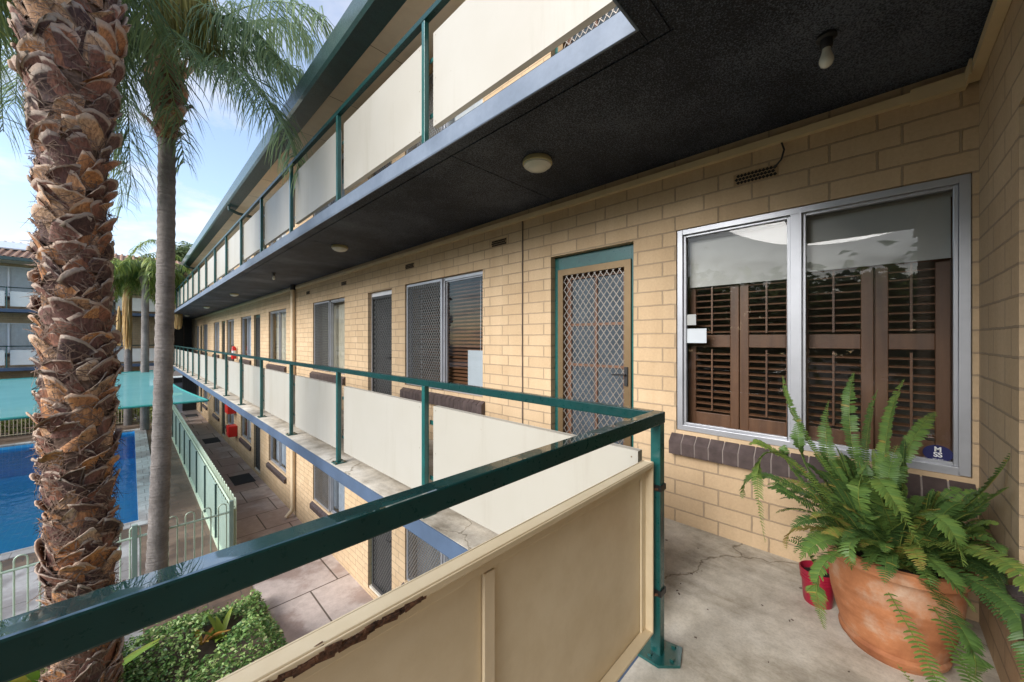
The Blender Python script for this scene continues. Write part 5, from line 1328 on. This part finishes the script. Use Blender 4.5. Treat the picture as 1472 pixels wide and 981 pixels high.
ff((1400, 880, 1.15), (1330, 800, 1.28), .038, tn=.6); ff((1385, 815, 1.2), (1330, 740, 1.3), .040, tn=.65); ff((1130, 640, 1.8), (1150, 690, 1.75), .034); ff((1080, 640, 1.78), (1130, 660, 1.7), .026, tn=.75)
ff((1130, 790, 1.7), (1170, 760, 1.62), .028, tn=.95, brown=True); ff((1225, 820, 1.33), (1235, 775, 1.38), .032, tn=.55); ff((1325, 790, 1.25), (1260, 690, 1.4), .042, tn=.7); ff((1250, 660, 1.4), (1240, 740, 1.42), .040, tn=.6)
ff((1150, 600, 1.72), (1170, 690, 1.66), .034); ff((1110, 700, 1.7), (1150, 720, 1.62), .034, tn=.4); ff((1420, 720, 1.4), (1360, 760, 1.42), .034, tn=.3); ff((1290, 640, 1.62), (1275, 720, 1.52), .036)
ff((1290, 955, 1.22), (1360, 1010, 1.12), .030, tn=.7); ff((1335, 985, 1.10), (1420, 1040, 1.05), .036, tn=.6); ff((1400, 975, 1.12), (1380, 900, 1.12), .034, tn=.45)
for i in range(300):     # filling fronds, arching outward in all directions
    a = r.uniform(0, 6.28); el = r.uniform(.55, 1.5); ln = r.uniform(.16, .52)
    p = soil + Vector((math.cos(a) * .08, math.sin(a) * .08, 0)); d = Vector((math.cos(a) * math.cos(el), math.sin(a) * math.cos(el), math.sin(el)))
    # keep clear of the walls
    e = p + d * ln + Vector((0, 0, -.25 * math.cos(el) * ln / .5))
    e.x = min(e.x, WX - .06); e.y = max(e.y, -.335 + .03); mdl = p + d * ln * .6 + Vector((0, 0, .05)); mdl.x = min(mdl.x, WX - .08); mdl.y = max(mdl.y, -.335 + .04)
    if any(abs(q_[0] - 1348) < 42 and abs(q_[1] - 650) < 50 for q_ in (proj(e), proj(mdl.lerp(e, .5)), proj(p.lerp(e, .5) * .5 + mdl * .5), proj(mdl.lerp(e, .8)))): continue
    fern_frond(V, Fq, T, [p, mdl, e], int(ln / .0108), r.uniform(.022, .031), r, r.uniform(.0, .75) if r.random() > .08 else .93, False)
fern = arr_obj('potted_fern', V, Fq, 'fern_leaf', T); tag(fern, 'bushy sword fern with arching fronds growing in the terracotta pot', 'fern')
# runners trailing down the pot and on the floor
V, Fq, T = [], [], []
for i in range(7):
    a = r.uniform(0, 6.28); p = RPc + Vector((0, 0, .14)); fern_frond(V, Fq, T, [p, p + Vector((math.cos(a) * .05, math.sin(a) * .05, .15)), p + Vector((math.cos(a) * .12, math.sin(a) * .12, .12))], 14, .018, r, .4)
tag(arr_obj('seedling_fern', V, Fq, 'fern_leaf', T), 'tiny fern sprouting from the small red pot', 'fern')
# a few specks of leaf litter on the walkway
mb = MB()
for i in range(46):
    x_, y_ = r.uniform(1.6, 2.6), r.uniform(-.25, 1.4); a = r.uniform(0, 6.28); s_ = r.uniform(.002, .007)
    mb.obox((x_, y_, .003), Vector((math.cos(a), math.sin(a), 0)) * s_, Vector((-math.sin(a), math.cos(a), 0)) * s_ * .5, Vector((0, 0, .0012)), 'bark_brown')
struct(mb.obj('leaf_litter', merge=False), 'scattered specks of dry litter on the concrete walkway', 'litter', 'stuff')
